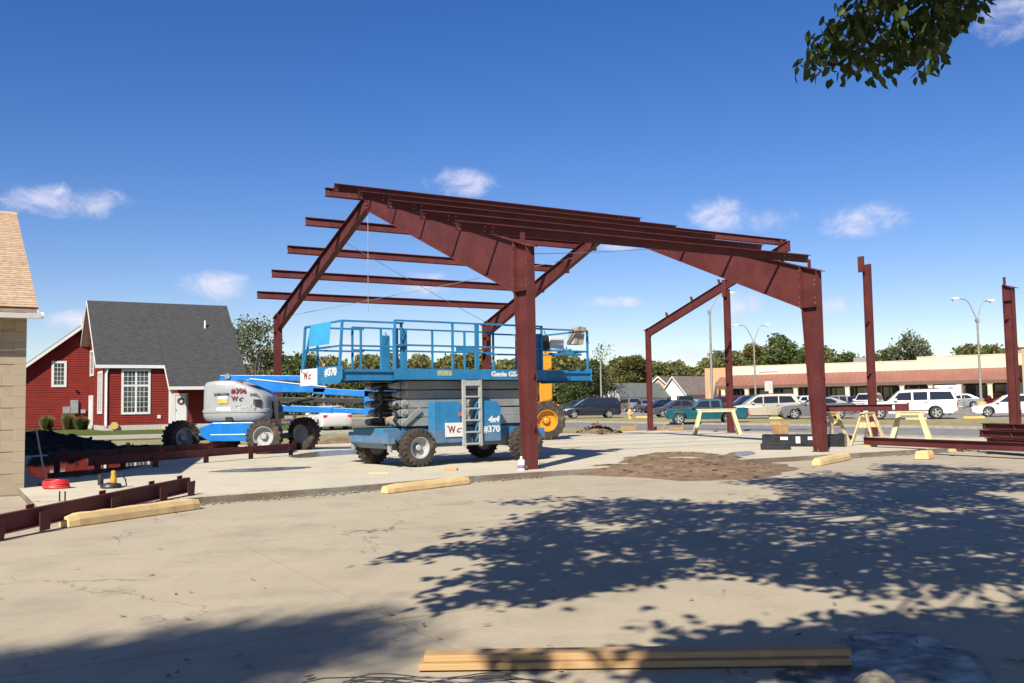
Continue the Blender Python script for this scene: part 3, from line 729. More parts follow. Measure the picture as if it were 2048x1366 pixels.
# long beam on blocks and the stack of beams at the edge of the lot
a = gp(1728, 893, 0.0); dirv = (gp(2048, 913, -0.06) - a); dirv.z = 0; dirv.normalize(); ang = math.atan2(dirv.y, dirv.x)
bm = thing('steel_beam', 'long red steel beam lying on short timber blocks in front of the sawhorses', 'steel beam', a, ang)
mb = MB(); mb.box(0, 8.2, -0.006, 0.006, 0.07, 0.27); mb.box(0, 8.2, -0.075, 0.075, 0.262, 0.274); mb.box(0, 8.2, -0.075, 0.075, 0.06, 0.072)
obj('beam_section', mb, STEEL, bm)
for k, x in enumerate((0.25, 3.2, 6.6)):
    bl = obj('timber_block', MB().box(x - 0.05, x + 0.05, -0.22, 0.22, -0.02, 0.058), M_PALEWOOD, None); bl.matrix_world = Matrix.Translation(a) @ Matrix.Rotation(ang, 4, 'Z')
    tag(bl, ['timber block under the sawhorse end of the long steel beam', 'timber block under the middle of the long steel beam', 'timber block under the long beam near the stacked beams'][k], 'timber block', 'blocks under the long beam')
base = gp(1958, 897, 0.0); sdir = Vector((0.16, -0.987, 0)); sang = math.atan2(sdir.y, sdir.x)
def stack_beam(off, z, L, label, d=0.19, x0=0.0, bf=0.13):
    p = base + Vector((-sdir.y, sdir.x, 0)) * off + Vector((0, 0, z))
    t_ = thing('steel_beam', label, 'steel beam', p, sang, 'stack of beams at the lot edge')
    mb = MB(); mb.box(x0, L, -0.005, 0.005, 0.008, d - 0.008); mb.box(x0, L, -bf / 2, bf / 2, d - 0.012, d); mb.box(x0, L, -bf / 2, bf / 2, 0, 0.012)
    obj('beam_section', mb, STEEL, t_)
    for x in (x0 + 0.15, x0 + 1.3): obj('stiffener', MB().box(x, x + 0.01, -bf / 2 + 0.01, bf / 2 - 0.01, 0.013, d - 0.013), STEEL, t_)
    return t_
for k in range(4): stack_beam(0.05 + 0.2 * k, 0.10, 7, ['bottom red beam of the stack, on the side facing the lot', 'second bottom red beam inside the stack', 'third bottom red beam inside the stack', 'bottom red beam of the stack, on the road side'][k], x0=0.3 if k == 0 else 0.0)
for k in range(3): stack_beam(0.12 + 0.2 * k, 0.31, 7, ['middle layer red beam of the stack, facing the lot', 'middle layer red beam inside the stack', 'middle layer red beam of the stack, on the road side'][k], x0=-0.1)
for k in range(2): stack_beam(0.18 + 0.22 * k, 0.52, 7, ['top layer red beam of the stack, facing the lot', 'top layer red beam of the stack, on the road side'][k], x0=-0.05, d=0.16)
for k, x in enumerate((0.5, 4.0)):
    bl = obj('timber_block', MB().box(x - 0.06, x + 0.06, -0.1, 0.85, 0.0, 0.098), M_PALEWOOD, None); bl.matrix_world = Matrix.Translation(base) @ Matrix.Rotation(sang, 4, 'Z')
    tag(bl, ['timber bearer under the visible end of the beam stack', 'timber bearer under the middle of the beam stack'][k], 'timber block', 'bearers under the beam stack')
# loose boards between the stack and the sawhorses
a = gp(1893, 884, 0); b = gp(1962, 889, 0)
for k in range(2):
    o = obj('plank', MB().box(-1.6, 1.6, -0.07, 0.07, 0.0, 0.038), M_WOOD, None); p = gp(1900, 886 + 3 * k, 0.05 + 0.042 * (1 - k)); o.location = p; o.rotation_euler = (0, 0, R(-62 + 5 * k))
    tag(o, ['upper loose board lying by the left end of the beam stack', 'lower loose board lying by the left end of the beam stack'][k], 'plank', 'boards by the beam stack')

# sawhorses
def sawhorse(loc, rz, w, h, label):
    t_ = thing('sawhorse', label, 'sawhorse', loc, rz, 'sawhorses')
    obj('top_rail', MB().box(-w / 2, w / 2, -0.045, 0.045, h - 0.09, h), M_PALEWOOD, t_)
    obj('top_board', MB().box(-w / 2 - 0.05, w / 2 + 0.05, -0.07, 0.07, h + 0.002, h + 0.04), M_PALEWOOD, t_)
    for sx in (-1, 1):
        for sy in (-1, 1):
            a = Vector((sx * (w / 2 - 0.12), sy * 0.07, h - 0.02)); b = Vector((sx * (w / 2 + 0.14), sy * 0.33, 0.0))
            mb = MB(); mb.bar(b, a, 0.14, 0.04, up=(0, 1, 0)); obj('leg', mb, M_PALEWOOD, t_)
        obj('gusset', MB().box(min(sx * (w / 2 - 0.06), sx * (w / 2 - 0.035)), max(sx * (w / 2 - 0.06), sx * (w / 2 - 0.035)), -0.2, 0.2, h - 0.42, h - 0.26), M_PALEWOOD, t_)
    return t_
p = gp(1434, 869, 0.0); sawhorse(p, R(-6), 1.55, 1.02, 'pale timber sawhorse standing alone in front of the teal pickup')
p = gp(1664, 886, 0.0); sawhorse(p, R(45), 0.75, 0.95, 'pale timber sawhorse half hidden behind the big right column')
p = gp(1738, 890, 0.0); sawhorse(p, R(50), 0.82, 0.95, 'pale timber sawhorse right behind the end of the long beam')
p = gp(1822, 883, 0.0); sawhorse(p, R(-28), 0.85, 0.93, 'pale timber sawhorse under the free end of the raised beam')
a = at(1648, 824, 29.6); b = at(1816, 826, 29.8); a.z = b.z = 1.01; ang, L = lay(a, b)
bm = thing('steel_beam', 'short red steel beam resting on the sawhorses with a white tag', 'steel beam', a, ang)
mb = MB(); mb.box(0, L, -0.006, 0.006, 0.01, 0.19); mb.box(0, L, -0.07, 0.07, 0.188, 0.2); mb.box(0, L, -0.07, 0.07, 0, 0.012); obj('beam_section', mb, STEEL, bm)
obj('end_plate', MB().box(L - 0.42, L, -0.082, -0.072, -0.01, 0.21), STEEL, bm); obj('tag', MB().box(L - 0.54, L - 0.46, -0.079, -0.076, 0.03, 0.17), M_WHITE, bm)

# precast parking stops
def parking_stop(pa, pb, label, z=LOT, h=0.15, w=0.18, mat=M_STOP, L=None, name='parking_stop', group='parking stops'):
    a = gp(*pa, z); b = gp(*pb, z); ang, LL = lay(a, b); L = L or LL; c = (a + b) / 2
    prof = [(-w / 2, 0), (w / 2, 0), (w / 2 - 0.01, h * 0.55), (w / 2 - 0.045, h), (-w / 2 + 0.045, h), (-w / 2 + 0.01, h * 0.55)]
    mb = MB(); n = 14; rg = random.Random(hash(pa) & 255)
    for k in range(n + 1):
        x = -L / 2 + L * k / n; e = 0.0 if 0 < k < n else 1.0
        for j, (y, zz) in enumerate(prof):
            ch = (rg.random() ** 6) * 0.02
            mb.v.append((x, y * (1 - 0.14 * e) * (1 - ch / w), zz * (1 - 0.16 * e) - (ch * 0.6 if zz > 0 else 0)))
    m_ = len(prof)
    for k in range(n):
        for j in range(m_): mb.f.append((k * m_ + j, k * m_ + (j + 1) % m_, (k + 1) * m_ + (j + 1) % m_, (k + 1) * m_ + j))
    mb.f += [tuple(range(m_ - 1, -1, -1)), tuple(n * m_ + j for j in range(m_))]
    o = obj(name, mb, mat, None, bevel=0.012); o.location = (c.x, c.y, z + 0.008); o.rotation_euler = (0, 0, ang)
    return tag(o, label, 'parking stop', group)
parking_stop((127, 1056), (392, 1018), 'long pale yellow parking stop lying in front of the cleated girt', h=0.17, w=0.24)
parking_stop((768, 988), (934, 968), 'chipped pale yellow parking stop lying before the scissor lift', h=0.15, w=0.2)
parking_stop((1632, 932), (1694, 919), 'pale yellow parking stop lying at the foot of the big right column', h=0.17, w=0.26)
parking_stop((1835, 921), (1862, 915), 'short stub of a pale yellow parking stop at the long beam', h=0.2, w=0.36, L=0.62)

# foreground planks, wire coil, stone
a = gp(838, 1341, LOT); b = gp(1700, 1330, LOT); ang, L = lay(a, b)
for k, (z0, off, ex, lab) in enumerate(((0.0, 0.0, 0.0, 'lower of two long planks lying on the concrete nearest the camera'), (0.040, 0.035, 0.03, 'upper of two long planks lying on the concrete nearest the camera'))):
    o = obj('plank', MB().box(ex, L + ex * 0.6, -0.07, 0.07, 0, 0.038), M_WOOD, None, bevel=0.004)
    o.location = (a.x, a.y + off + 0.03, LOT + 0.008 + z0); o.rotation_euler = (R(0.6) * k, 0, ang + R(0.5) * k); tag(o, lab, 'plank', 'foreground planks')
c = gp(835, 1425, LOT); rg = random.Random(3)
mb = MB()
for k in range(46):
    r = rg.uniform(0.28, 0.62); a0 = rg.uniform(0, 6.28); ln = rg.uniform(2.5, 6.0); cx, cy = rg.uniform(-.1, .1), rg.uniform(-.06, .06); tz = rg.uniform(0.01, 0.07); tl = rg.uniform(-.05, .05)
    pts = [(cx + r * 1.25 * math.cos(a0 + ln * i / 18) * (1 + 0.04 * math.sin(i + k)), cy + r * 0.55 * math.sin(a0 + ln * i / 18), tz + tl * math.cos(a0 + ln * i / 18 + k) + 0.02 * math.sin(i * 0.9 + k)) for i in range(19)]
    mb.tube([(x, y, max(0.006, z)) for x, y, z in pts], 0.0035, 5)
o = obj('wire_coil', mb, pm('bare_wire', (0.20, 0.20, 0.20), 0.35, 0.8, var=0.3), None, smooth=True); o.location = (c.x, c.y, LOT + 0.008)
tag(o, 'loose coil of thin grey wire lying in front of the two planks', 'wire coil')
mb = MB(); mb.lathe([(0.001, 0.09), (0.05, 0.085), (0.11, 0.06), (0.15, 0.02), (0.15, 0)], 'z', (0, 0, 0), 12)
mb.v = [(.5 * x * 1.5 * (1 + .2 * noise.noise((x * 9, y * 9, 1))), y * .5 * (1 + .2 * noise.noise((x * 9, y * 9, 4))), z * .6 * (1 + .4 * noise.noise((x * 12, y * 12, 3)))) for x, y, z in mb.v]
o = obj('broken_concrete', mb, M_LOT, None); o.location = gp(1750, 1366, LOT) + Vector((0, 0, 0.008)); tag(o, 'lump of broken concrete at the wet patch past the plank end', 'rubble')

# small things on the slab
for k, (px, py, L, rz, lab) in enumerate(((757, 948, 0.42, 12, 'thin wood offcut lying on the slab before the scissor lift wheel'), (902, 941, 0.3, -20, 'thick wood offcut lying on the slab under the ladder'))):
    o = obj('wood_offcut', MB().box(-L / 2, L / 2, -0.045, 0.045, 0, 0.035 + 0.02 * k), M_PALEWOOD if not k else M_WOOD, None, bevel=0.004); o.location = gp(px, py, 0.001); o.rotation_euler = (0, 0, R(rz)); tag(o, lab, 'wood offcut')
p = gp(1043, 941, 0)
t_ = thing('spray_can', 'white can with a blue and red band standing at the foot of the nearest column', 'can', p)
obj('body', MB().lathe([(0.0, 0), (0.075, 0.0), (0.078, 0.02), (0.078, 0.20), (0.07, 0.225), (0.03, 0.24), (0.025, 0.30), (0.0, 0.30)], 'z', (0, 0, 0), 18), M_WHITE, t_, smooth=True)
obj('blue_band', MB().lathe([(0.0795, 0.05), (0.0795, 0.085)], 'z', (0, 0, 0), 18), M_BLUE2, t_); obj('red_band', MB().lathe([(0.0795, 0.09), (0.0795, 0.115)], 'z', (0, 0, 0), 18), M_REDHOSE, t_)
p = gp(112, 977, 0)
mb = MB()
for k in range(4):
    r0 = 0.21 - 0.01 * (k % 2); mb.tube([(r0 * math.cos(a) * 1.05, r0 * 0.8 * math.sin(a), 0.03 + 0.034 * k + 0.012 * math.sin(a * 2 + k)) for a in [2 * math.pi * i / 26 for i in range(27)]], 0.026, 8)
o = obj('hose_coil', mb, M_REDHOSE, None, smooth=True); o.location = p; tag(o, 'coil of bright red hose lying on the slab beside the block building', 'hose')
p = gp(92, 970, 0); q = at(72, 858, p.y + 0.15)
t_ = thing('float_pole', 'grey pole of a long-handled float leaning by the block building', 'tool', p)
obj('handle', MB().tube([(0, 0, 0.03), tuple(q - p)], 0.018, 8), M_POLE, t_); obj('float_blade', MB().box(-0.12, 0.2, -0.06, 0.06, 0.0, 0.03), M_DARK, t_)
p = gp(222, 976, 0)
t_ = thing('plate_grinder', 'small yellow and black power tool with a cable standing on the slab', 'power tool', p, R(15))
obj('base', MB().lathe([(0, 0), (0.17, 0), (0.19, 0.03), (0.17, 0.075), (0.06, 0.1), (0, 0.1)], 'z', (0, 0, 0), 18), M_DARK, t_, smooth=True)
obj('motor', MB().lathe([(0.055, 0.09), (0.06, 0.16), (0.045, 0.22), (0.04, 0.31), (0, 0.32)], 'z', (0.04, 0, 0), 14), M_BRASS, t_, smooth=True)
obj('side_tank', MB().lathe([(0, 0.05), (0.05, 0.06), (0.05, 0.25), (0, 0.26)], 'z', (-0.18, 0.02, 0), 12), M_DARK, t_, smooth=True)
obj('cable', MB().tube([(0.05, 0, 0.2), (0.15, 0.02, 0.24), (0.24, 0, 0.16), (0.27, -0.04, 0.04), (0.2, -0.1, 0.02)], 0.014, 6), M_DARK, t_, smooth=True)
for k in range(2):
    o = obj('anchor_bolt', MB().tube([(0, 0, 0), (0, 0, 0.16)], 0.012, 6), M_DARK, None); o.location = gp(119 + 11 * k, 1003, 0); tag(o, ['anchor bolt standing out of the slab corner, the one nearer the edge', 'anchor bolt standing out of the slab corner, the inner one'][k], 'bolt', 'anchor bolts at the slab corner')
for k in range(3):
    o = obj('anchor_bolt', MB().tube([(0, 0, 0), (0, 0, 0.13)], 0.012, 6), M_DARK, None); o.location = gp(1080 + 4 * k, 937, 0); tag(o, ['bare anchor bolt closest to the foot of the nearest column', 'middle bare anchor bolt by the foot of the nearest column', 'bare anchor bolt by the nearest column, on the soil bank side'][k], 'bolt', 'anchor bolts at the nearest column')
# black wrapped bundles with labels and a cardboard box
def bundle(pa, pb, w, h, label, z=0.0, labels=()):
    a = gp(*pa, z); b = gp(*pb, z); ang, L = lay(a, b)
    t_ = thing('wrapped_bundle', label, 'bundle', a, ang, 'black wrapped bundles')
    mb = MB(); n = 12
    prof = [(-w / 2, 0.02), (-w / 2, h * .9), (-w / 2 + .04, h), (w / 2 - .04, h), (w / 2, h * .9), (w / 2, 0.02)]
    for k in range(n + 1):
        x = L * k / n
        for y, zz in prof: mb.v.append((x, y + 0.02 * noise.noise((x * 3, y * 5, zz * 7)), zz + 0.015 * noise.noise((x * 4, y * 6, 2))))
    m_ = len(prof)
    for k in range(n):
        for j in range(m_): mb.f.append((k * m_ + j, k * m_ + (j + 1) % m_, (k + 1) * m_ + (j + 1) % m_, (k + 1) * m_ + j))
    mb.f += [tuple(range(m_ - 1, -1, -1)), tuple(n * m_ + j for j in range(m_))]
    obj('wrapping', mb, M_POLY, t_, smooth=True)
    for (x, w_, z0, z1) in labels: obj('paper_label', MB().box(x, x + w_, -w / 2 - 0.028, -w / 2 - 0.022, z0, z1), M_WHITE, t_)
    for x in (0.3, L - 0.4): obj('skid', MB().box(x, x + 0.1, -w / 2 + .02, w / 2 - .02, -0.005, 0.025), M_DARK, t_)
    return t_
bundle((1528, 892), (1692, 893), 0.5, 0.36, 'long black plastic wrapped bundle with white paper labels behind the big right column', 0.0, ((0.55, 0.22, 0.2, 0.29), (1.0, 0.13, 0.1, 0.3), (1.35, 0.13, 0.2, 0.3)))
bundle((1522, 899), (1582, 899), 0.4, 0.17, 'low black plastic wrapped bundle in front of the long one', 0.0)
p = gp(1528, 892, 0.0).lerp(gp(1692, 893, 0.0), .21); p.z = 0.37
t_ = thing('cardboard_box', 'open cardboard box standing on the black wrapped bundle', 'box', p, R(20))
mb = MB(); s = 0.17; mb.box(-s, s, -s, s, 0, 0.012); mb.box(-s, s, -s, -s + .008, .012, .26); mb.box(-s, s, s - .008, s, .012, .26); mb.box(-s, -s + .008, -s + .009, s - .009, .012, .26); mb.box(s - .008, s, -s + .009, s - .009, .012, .26)
obj('carton', mb, M_CARD, t_)
obj('flap', MB().box(-s, s, 0, 0.14, 0, 0.006).xf(Matrix.Translation((0, s, .26)) @ Matrix.Rotation(R(50), 4, 'X')), M_CARD, t_); obj('flap', MB().box(0, 0.14, -s, s, 0, 0.006).xf(Matrix.Translation((s, 0, .26)) @ Matrix.Rotation(R(-35), 4, 'Y')), M_CARD, t_)
# formwork stakes beyond the slab
for k, (pa, pb) in enumerate((((1242, 860), (1272, 861)), ((1308, 862), (1328, 863)), ((1338, 863), (1366, 864)))):
    a = gp(*pa, -0.05); b = gp(*pb, -0.05); ang, L = lay(a, b)
    t_ = thing('form_board', ['form board on edge beside the soil heap', 'form board on edge behind the far column', 'form board on edge left of the lone sawhorse'][k], 'form board', a, ang, 'form boards beyond the slab')
    obj('board', MB().box(0, L, -0.02, 0.02, 0.0, 0.22), M_WOOD, t_); obj('stake', MB().box(L - 0.1, L - 0.04, 0.021, 0.06, -0.1, 0.42), M_WOOD, t_)

# ------------------------------------------------------------------ machines
def heavy_wheel(parent, c, r, w, rim_mat=M_RIM, tyre_mat=M_TYRE, steer=0.0, lugs=22, rim_r=0.56, side=-1, name='wheel'):
    """wheel whose axle runs along y; side -1: outer face looks to -y"""
    M = Matrix.Translation(c) @ Matrix.Rotation(steer, 4, 'Z')
    e = bpy.data.objects.new(name, None); COL.objects.link(e); e.parent = parent; e.matrix_local = M; e.empty_display_size = .1
    rr = r * rim_r; h = w / 2
    mb = MB().lathe([(rr, -h * .82), (rr * 1.08, -h * .98), (r * .80, -h * 1.0), (r * .93, -h * .86), (r * .965, -h * .5), (r * .965, h * .5), (r * .93, h * .86), (r * .80, h), (rr * 1.08, h * .98), (rr, h * .82)], 'y', (0, 0, 0), 36)
    for k in range(lugs):
        for sgn in (-1, 1):
            a = 2 * math.pi * (k + (0.5 if sgn > 0 else 0)) / lugs
            L = Matrix.Rotation(a, 4, 'Y')
            b = MB().hexa([(-.055 * r, sgn * h * .02, r * .955), (.055 * r, sgn * h * .02, r * .955), (.20 * r, sgn * h * .98, r * .91), (.07 * r, sgn * h * .98, r * .91),
                           (-.04 * r, sgn * h * .02, r * 1.005), (.04 * r, sgn * h * .02, r * 1.005), (.185 * r, sgn * h * .98, r * .975), (.085 * r, sgn * h * .98, r * .975)]).xf(L)
            mb.add(b.v, b.f)
            b = MB().hexa([(.07 * r, sgn * h * .97, r * .80), (.16 * r, sgn * h * .97, r * .80), (.20 * r, sgn * h * .97, r * .93), (.07 * r, sgn * h * .97, r * .93),
                           (.08 * r, sgn * h * 1.05, r * .81), (.15 * r, sgn * h * 1.05, r * .81), (.185 * r, sgn * h * 1.03, r * .95), (.085 * r, sgn * h * 1.03, r * .95)]).xf(L)
            mb.add(b.v, b.f)
    obj('tyre', mb, tyre_mat, e, smooth=True)
    s = side
    mb = MB().lathe([(rr * 1.02, s * h * .92), (rr * .96, s * h * .92), (rr * .90, s * h * .55), (rr * .84, s * h * .12), (rr * .45, s * h * .05), (rr * .40, s * h * .2), (0.001, s * h * .2)], 'y', (0, 0, 0), 32)
    mb.lathe([(rr * 1.0, -s * h * .85), (rr * .9, -s * h * .4), (0.001, -s * h * .35)], 'y', (0, 0, 0), 24)
    obj('rim', mb, rim_mat, e, smooth=True)
    mb = MB().lathe([(rr * .30, s * h * .19), (rr * .29, s * h * .52), (rr * .22, s * h * .60), (0.001, s * h * .60)], 'y', (0, 0, 0), 20); obj('hub', mb, rim_mat, e, smooth=True)
    mb = MB()
    for k in range(9):
        a = 2 * math.pi * k / 9; mb.tube([(rr * .36 * math.cos(a), s * h * .2, rr * .36 * math.sin(a)), (rr * .36 * math.cos(a), s * h * .34, rr * .36 * math.sin(a))], r * .028, 6)
    tag(obj('wheel_nuts', mb, M_DARK, e), kind='stuff')
    return e

def logo(parent, loc, rot, s):
    """the red and grey hire-company lettering"""
    o = text('W', s, M_MAROON, parent, loc, rot, bold=s * .022, width=s * .95); X = rot.to_3x3() @ Vector((1, 0, 0)); Z = rot.to_3x3() @ Vector((0, 1, 0))
    text('c', s * 1.05, M_MAROON, parent, Vector(loc) + X * s * .94 + Z * 0.0, rot, bold=s * .008, shear=.35, width=s * .66)
    def strip(x0, x1, z0, z1):
        a = Vector(loc) + X * x0 + Z * z0; b = Vector(loc) + X * x1 + Z * z0; c = Vector(loc) + X * x1 + Z * z1; d = Vector(loc) + X * x0 + Z * z1
        n = (rot.to_3x3() @ Vector((0, 0, 1))) * 0.004
        obj('print_line', MB().add([a + n, b + n, c + n, d + n], [(0, 1, 2, 3)]), M_MAROON, parent, fix=False)
    strip(-s * .16, s * .14, s * .62, s * .70)

# ---- scissor lift -------------------------------------------------
LO = at(685, 633, 20.6); LA = R(35.9)
lift = thing('scissor_lift', 'big blue rough terrain scissor lift with grey ladder and railed platform, lowered on the slab', 'scissor lift', (LO.x, LO.y, 0), LA)
PL, PW, DK = 7.15, 2.2, 2.20                       # platform length, width, deck height
X0, X1 = 1.28, 5.56                                # main deck between the two slide-out decks
ch = obj('chassis', MB().prism([(1.30, .42), (5.50, .42), (5.62, .56), (5.62, .90), (1.15, .90), (1.15, .56)], 'y', .36, 1.84), M_BLUE, lift, bevel=.02)
for x in (1.89, 5.04):
    obj('axle', MB().box(x - .1, x + .1, .18, 2.02, .36, .52), M_DARK, ch)
obj('outrigger_beam', MB().box(1.16, 1.34, .10, 2.10, .55, .80), M_BLUE, ch); obj('outrigger_beam', MB().box(5.46, 5.64, .10, 2.10, .55, .80), M_BLUE, ch)
for x in (1.25, 5.55):
    for y in (.10, 2.10):
        obj('outrigger_foot', MB().tube([(x, y + (.09 if y < 1 else -.09), .36), (x, y + (.09 if y < 1 else -.09), .62)], .06, 10), M_GREY, ch, smooth=True)
heavy_wheel(lift, (1.93, .14, .44), .44, .34, side=-1); heavy_wheel(lift, (1.80, 2.06, .44), .44, .34, side=1, steer=R(14))
heavy_wheel(lift, (5.06, .14, .44), .44, .34, side=-1); heavy_wheel(lift, (5.04, 2.06, .44), .44, .34, side=1)
# folded scissor stack: five levels of paired arms
zs = .93
for k in range(5):
    z0 = zs + k * .215
    for y in (.36, .54, 1.56, 1.74):
        inner = y in (.54, 1.56); dz = (.03 if (k % 2) else -.03) * (1 if inner else -1)
        xa, xb = 1.62, 5.42
        mb = MB().prism([(xa, z0 + .02), (xa + .06, z0 - .005), (xb - .06, z0 - .005 + dz * .3), (xb, z0 + .02 + dz * .3), (xb, z0 + .17 + dz * .3), (xb - .06, z0 + .195 + dz * .3), (xa + .06, z0 + .195), (xa, z0 + .17)], 'y', y - .06, y + .06)
        obj('scissor_arm', mb, M_GREY, lift, bevel=.012)
    for x in (1.68, 3.5, 5.36): obj('pivot_pin', MB().tube([(x, .25, z0 + .1), (x, 1.86, z0 + .1)], .05, 10), M_GREY, lift, smooth=True)
    xe = 1.42 + .09 * (k % 2)
    for y in (.45, 1.65): obj('arm_end', MB().prism([(xe, z0 + .07), (xe + .05, z0 + .02), (1.62, z0 + .0), (1.62, z0 + .19), (xe + .05, z0 + .17), (xe, z0 + .13)], 'y', y - .14, y + .14), M_GREY, lift, bevel=.03)
    obj('cross_tube', MB().tube([(xe + .1, .5, z0 + .1), (xe + .1, 1.7, z0 + .1)], .055, 10), M_DARK, lift, smooth=True)
    for x in (1.72, 3.52, 5.3): obj('pin_cap', MB().tube([(x, .285, z0 + .1), (x, .302, z0 + .1)], .07, 14), M_RIM, lift)
obj('lift_cylinder', MB().tube([(1.75, 1.0, 1.02), (4.8, 1.0, 1.62)], .1, 12), M_GREY, lift, smooth=True)
obj('link_arm', MB().bar((1.66, .27, .97), (2.12, .27, 1.32), .12, .05, up=(0, 1, 0)), M_GREY, lift, bevel=.01)
obj('cylinder_head', MB().tube([(1.38, .62, 1.06), (1.62, .58, 1.12)], .09, 12), pm('muddy_tan', (.36, .27, .17), .8, var=.3), lift, smooth=True)
obj('hose_bundle', MB().tube([(1.5, .9, 1.9), (1.36, .85, 1.7), (1.44, .9, 1.45), (1.34, .85, 1.25), (1.45, .9, 1.0)], .05, 8), M_DARK, lift, smooth=True)
obj('hose_loop', MB().tube([(1.55, .32, .95), (1.42, .3, 1.08), (1.5, .3, 1.22), (1.38, .3, 1.34), (1.52, .3, 1.46)], .035, 8), M_DARK, lift, smooth=True)
# engine and tank boxes either side of the ladder
def sidebox(x0, x1, z0, z1, ch_):
    return MB().prism([(x0, z0), (x1, z0), (x1, z1 - ch_), (x1 - ch_ * .7, z1), (x0 + ch_ * .25, z1), (x0, z1 - ch_ * .2)], 'y', .03, .30)
b1 = obj('engine_box', sidebox(2.33, 3.12, .52, 1.50, .12), M_BLUE2 if False else M_BLUE, lift, bevel=.015)
b2 = obj('tank_box', sidebox(3.62, 4.24, .52, 1.50, .18), M_BLUE, lift, bevel=.015)
mb = MB().box(2.62, 3.04, .012, .028, .72, 1.36); obj('box_door', mb, M_BLUE, b1, bevel=.004)
sg = obj('sign_panel', MB().box(2.62, 3.11, .004, .0115, .66, .99), M_WHITE, b1); logo(sg, (2.70, .003, .76), FRONT, .22)
obj('warning_decal', MB().box(3.0, 3.09, .004, .0115, 1.14, 1.24), pm('red_decal', (.6, .12, .1), .5), b1)
text('4x4', .20, M_WHITE, b2, (3.86, .026, .98), FRONT, bold=.010, shear=.25, width=.34); text('#370', .22, M_WHITE, b2, (3.71, .026, .74), FRONT, bold=.006, width=.50)
# ladder
lad = obj('ladder', MB().bar((3.13, -.02, .42), (3.13, -.02, 2.0), .05, .09, up=(1, 0, 0)).bar((3.60, -.02, .42), (3.60, -.02, 2.0), .05, .09, up=(1, 0, 0)), pm('ladder_grey', (.42, .43, .41), .5, var=.1), lift, bevel=.008)
for k in range(6): obj('rung', MB().box(3.155, 3.575, -.06, .02, .46 + .28 * k, .50 + .28 * k), MATS['ladder_grey'], lad, bevel=.006)
obj('head_bar', MB().box(3.155, 3.575, -.05, .0, 1.90, 1.99), MATS['ladder_grey'], lad)
# decks
dk = obj('platform_deck', MB().box(X0, X1, .02, PW - .02, DK - .20, DK), M_DARK, lift)
tb = obj('toe_board', MB().prism([(0.0, DK - .16), (0.0, DK + .06), (.02, DK + .06), (.02, DK - .20)], 'x', X0, X1 + .12), M_BLUE, lift)
obj('toe_board', MB().prism([(PW, DK - .16), (PW, DK + .12), (PW - .02, DK + .12), (PW - .02, DK - .20)], 'x', X0, X1), M_BLUE, lift)
obj('deck_rib', MB().box(X0, X1, -.015, .0, DK - .19, DK - .155), M_BLUE, tb); obj('worn_decal', MB().box(2.42, 2.82, -.006, -.001, DK - .1, DK + .02), pm('worn_decal', (.38, .42, .28), .7, var=.3, scale=20), tb)
text('Genie GS-', .17, M_WHITE, tb, (3.95, -.004, DK - .11), FRONT, bold=.006, width=.80)
for (xa, xb, nm) in ((0.0, X0 + .3, 'l'), (X1 - .3, PL, 'r')):
    d = obj('extension_deck', MB().box(xa + .02, xb, .10, PW - .10, DK - .10, DK - .03), M_DARK, lift)
    for y in (.07, PW - .07):
        mb = MB(); s = -1 if y < 1 else 1
        mb.box(xa, xb, min(y, y + s * .012), max(y, y + s * .012), DK - .20, DK + .04); mb.box(xa, xb, min(y, y + s * .06), max(y, y + s * .06), DK - .02, DK + .0); mb.box(xa, xb, min(y, y + s * .06), max(y, y + s * .06), DK - .21, DK - .195)
        obj('extension_beam', mb, M_BLUE, d)
# end plate with hire sign (left end)
ep = obj('end_plate', MB().prism([(-.02, DK - .18), (.12, DK - .28), (PW - .02, DK - .28), (PW + .02, DK - .2), (PW + .02, DK + .11), (-.02, DK + .11)], 'x', -.035, -.01), M_BLUE, lift, bevel=.006)
sg = obj('sign_panel', MB().box(-.045, -.037, 1.25, PW + .0, DK - .29, DK + .10), M_WHITE, ep); logo(sg, (-.048, PW - .22, DK - .14), LEFTF, .24)
text('#370', .24, M_WHITE, ep, (-.040, .84, DK - .09), LEFTF, bold=.008, width=.62)
obj('end_plate', MB().box(PL + .0, PL + .025, .0, PW, DK - .24, DK + .10), M_BLUE, lift, bevel=.006)
# rails
ZR, ZM = 3.36, 2.80
def rails(y, xa, xb, zt, zm, posts, lean=0.0):
    for z in (zt, zm): obj('guard_rail', MB().bar((xa, y, z), (xb, y, z), .042, .042), M_BLUE, lift, bevel=.006)
    for x in posts: obj('rail_post', MB().bar((x, y, DK + .02), (x + lean, y, zt), .05, .05, up=(0, 1, 0)), M_BLUE, lift, bevel=.006)
rails(.02, X0 + .02, X1, ZR, ZM, (X0 + .03, 2.86, 3.52, 3.58, X1 - .03)); rails(PW - .02, X0 + .02, X1, ZR, ZM, (X0 + .03, 2.1, 2.75, 3.6, 4.6, X1 - .03))
rails(.10, 0.02, X0 + .3, ZR - .05, ZM - .04, (X0 + .24,)); rails(PW - .10, 0.02, X0 + .3, ZR - .05, ZM - .04, (.35, X0 + .22))
rails(.10, X1 - .3, PL - .02, ZR - .05, ZM - .04, (X1 - .24, PL - .03)); rails(PW - .10, X1 - .3, PL - .02, ZR - .05, ZM - .04, (PL - .9, PL - .03))
for y in (.10, PW - .10): obj('rail_post', MB().bar((-.03, y, DK + .02), (.04, y, ZR - .05), .055, .055, up=(0, 1, 0)), M_BLUE, lift, bevel=.006)
obj('rail_brace', MB().bar((-.02, PW - .12, DK + .1), (.03, PW - .50, ZR - .07), .045, .045, up=(1, 0, 0)), M_BLUE, lift)
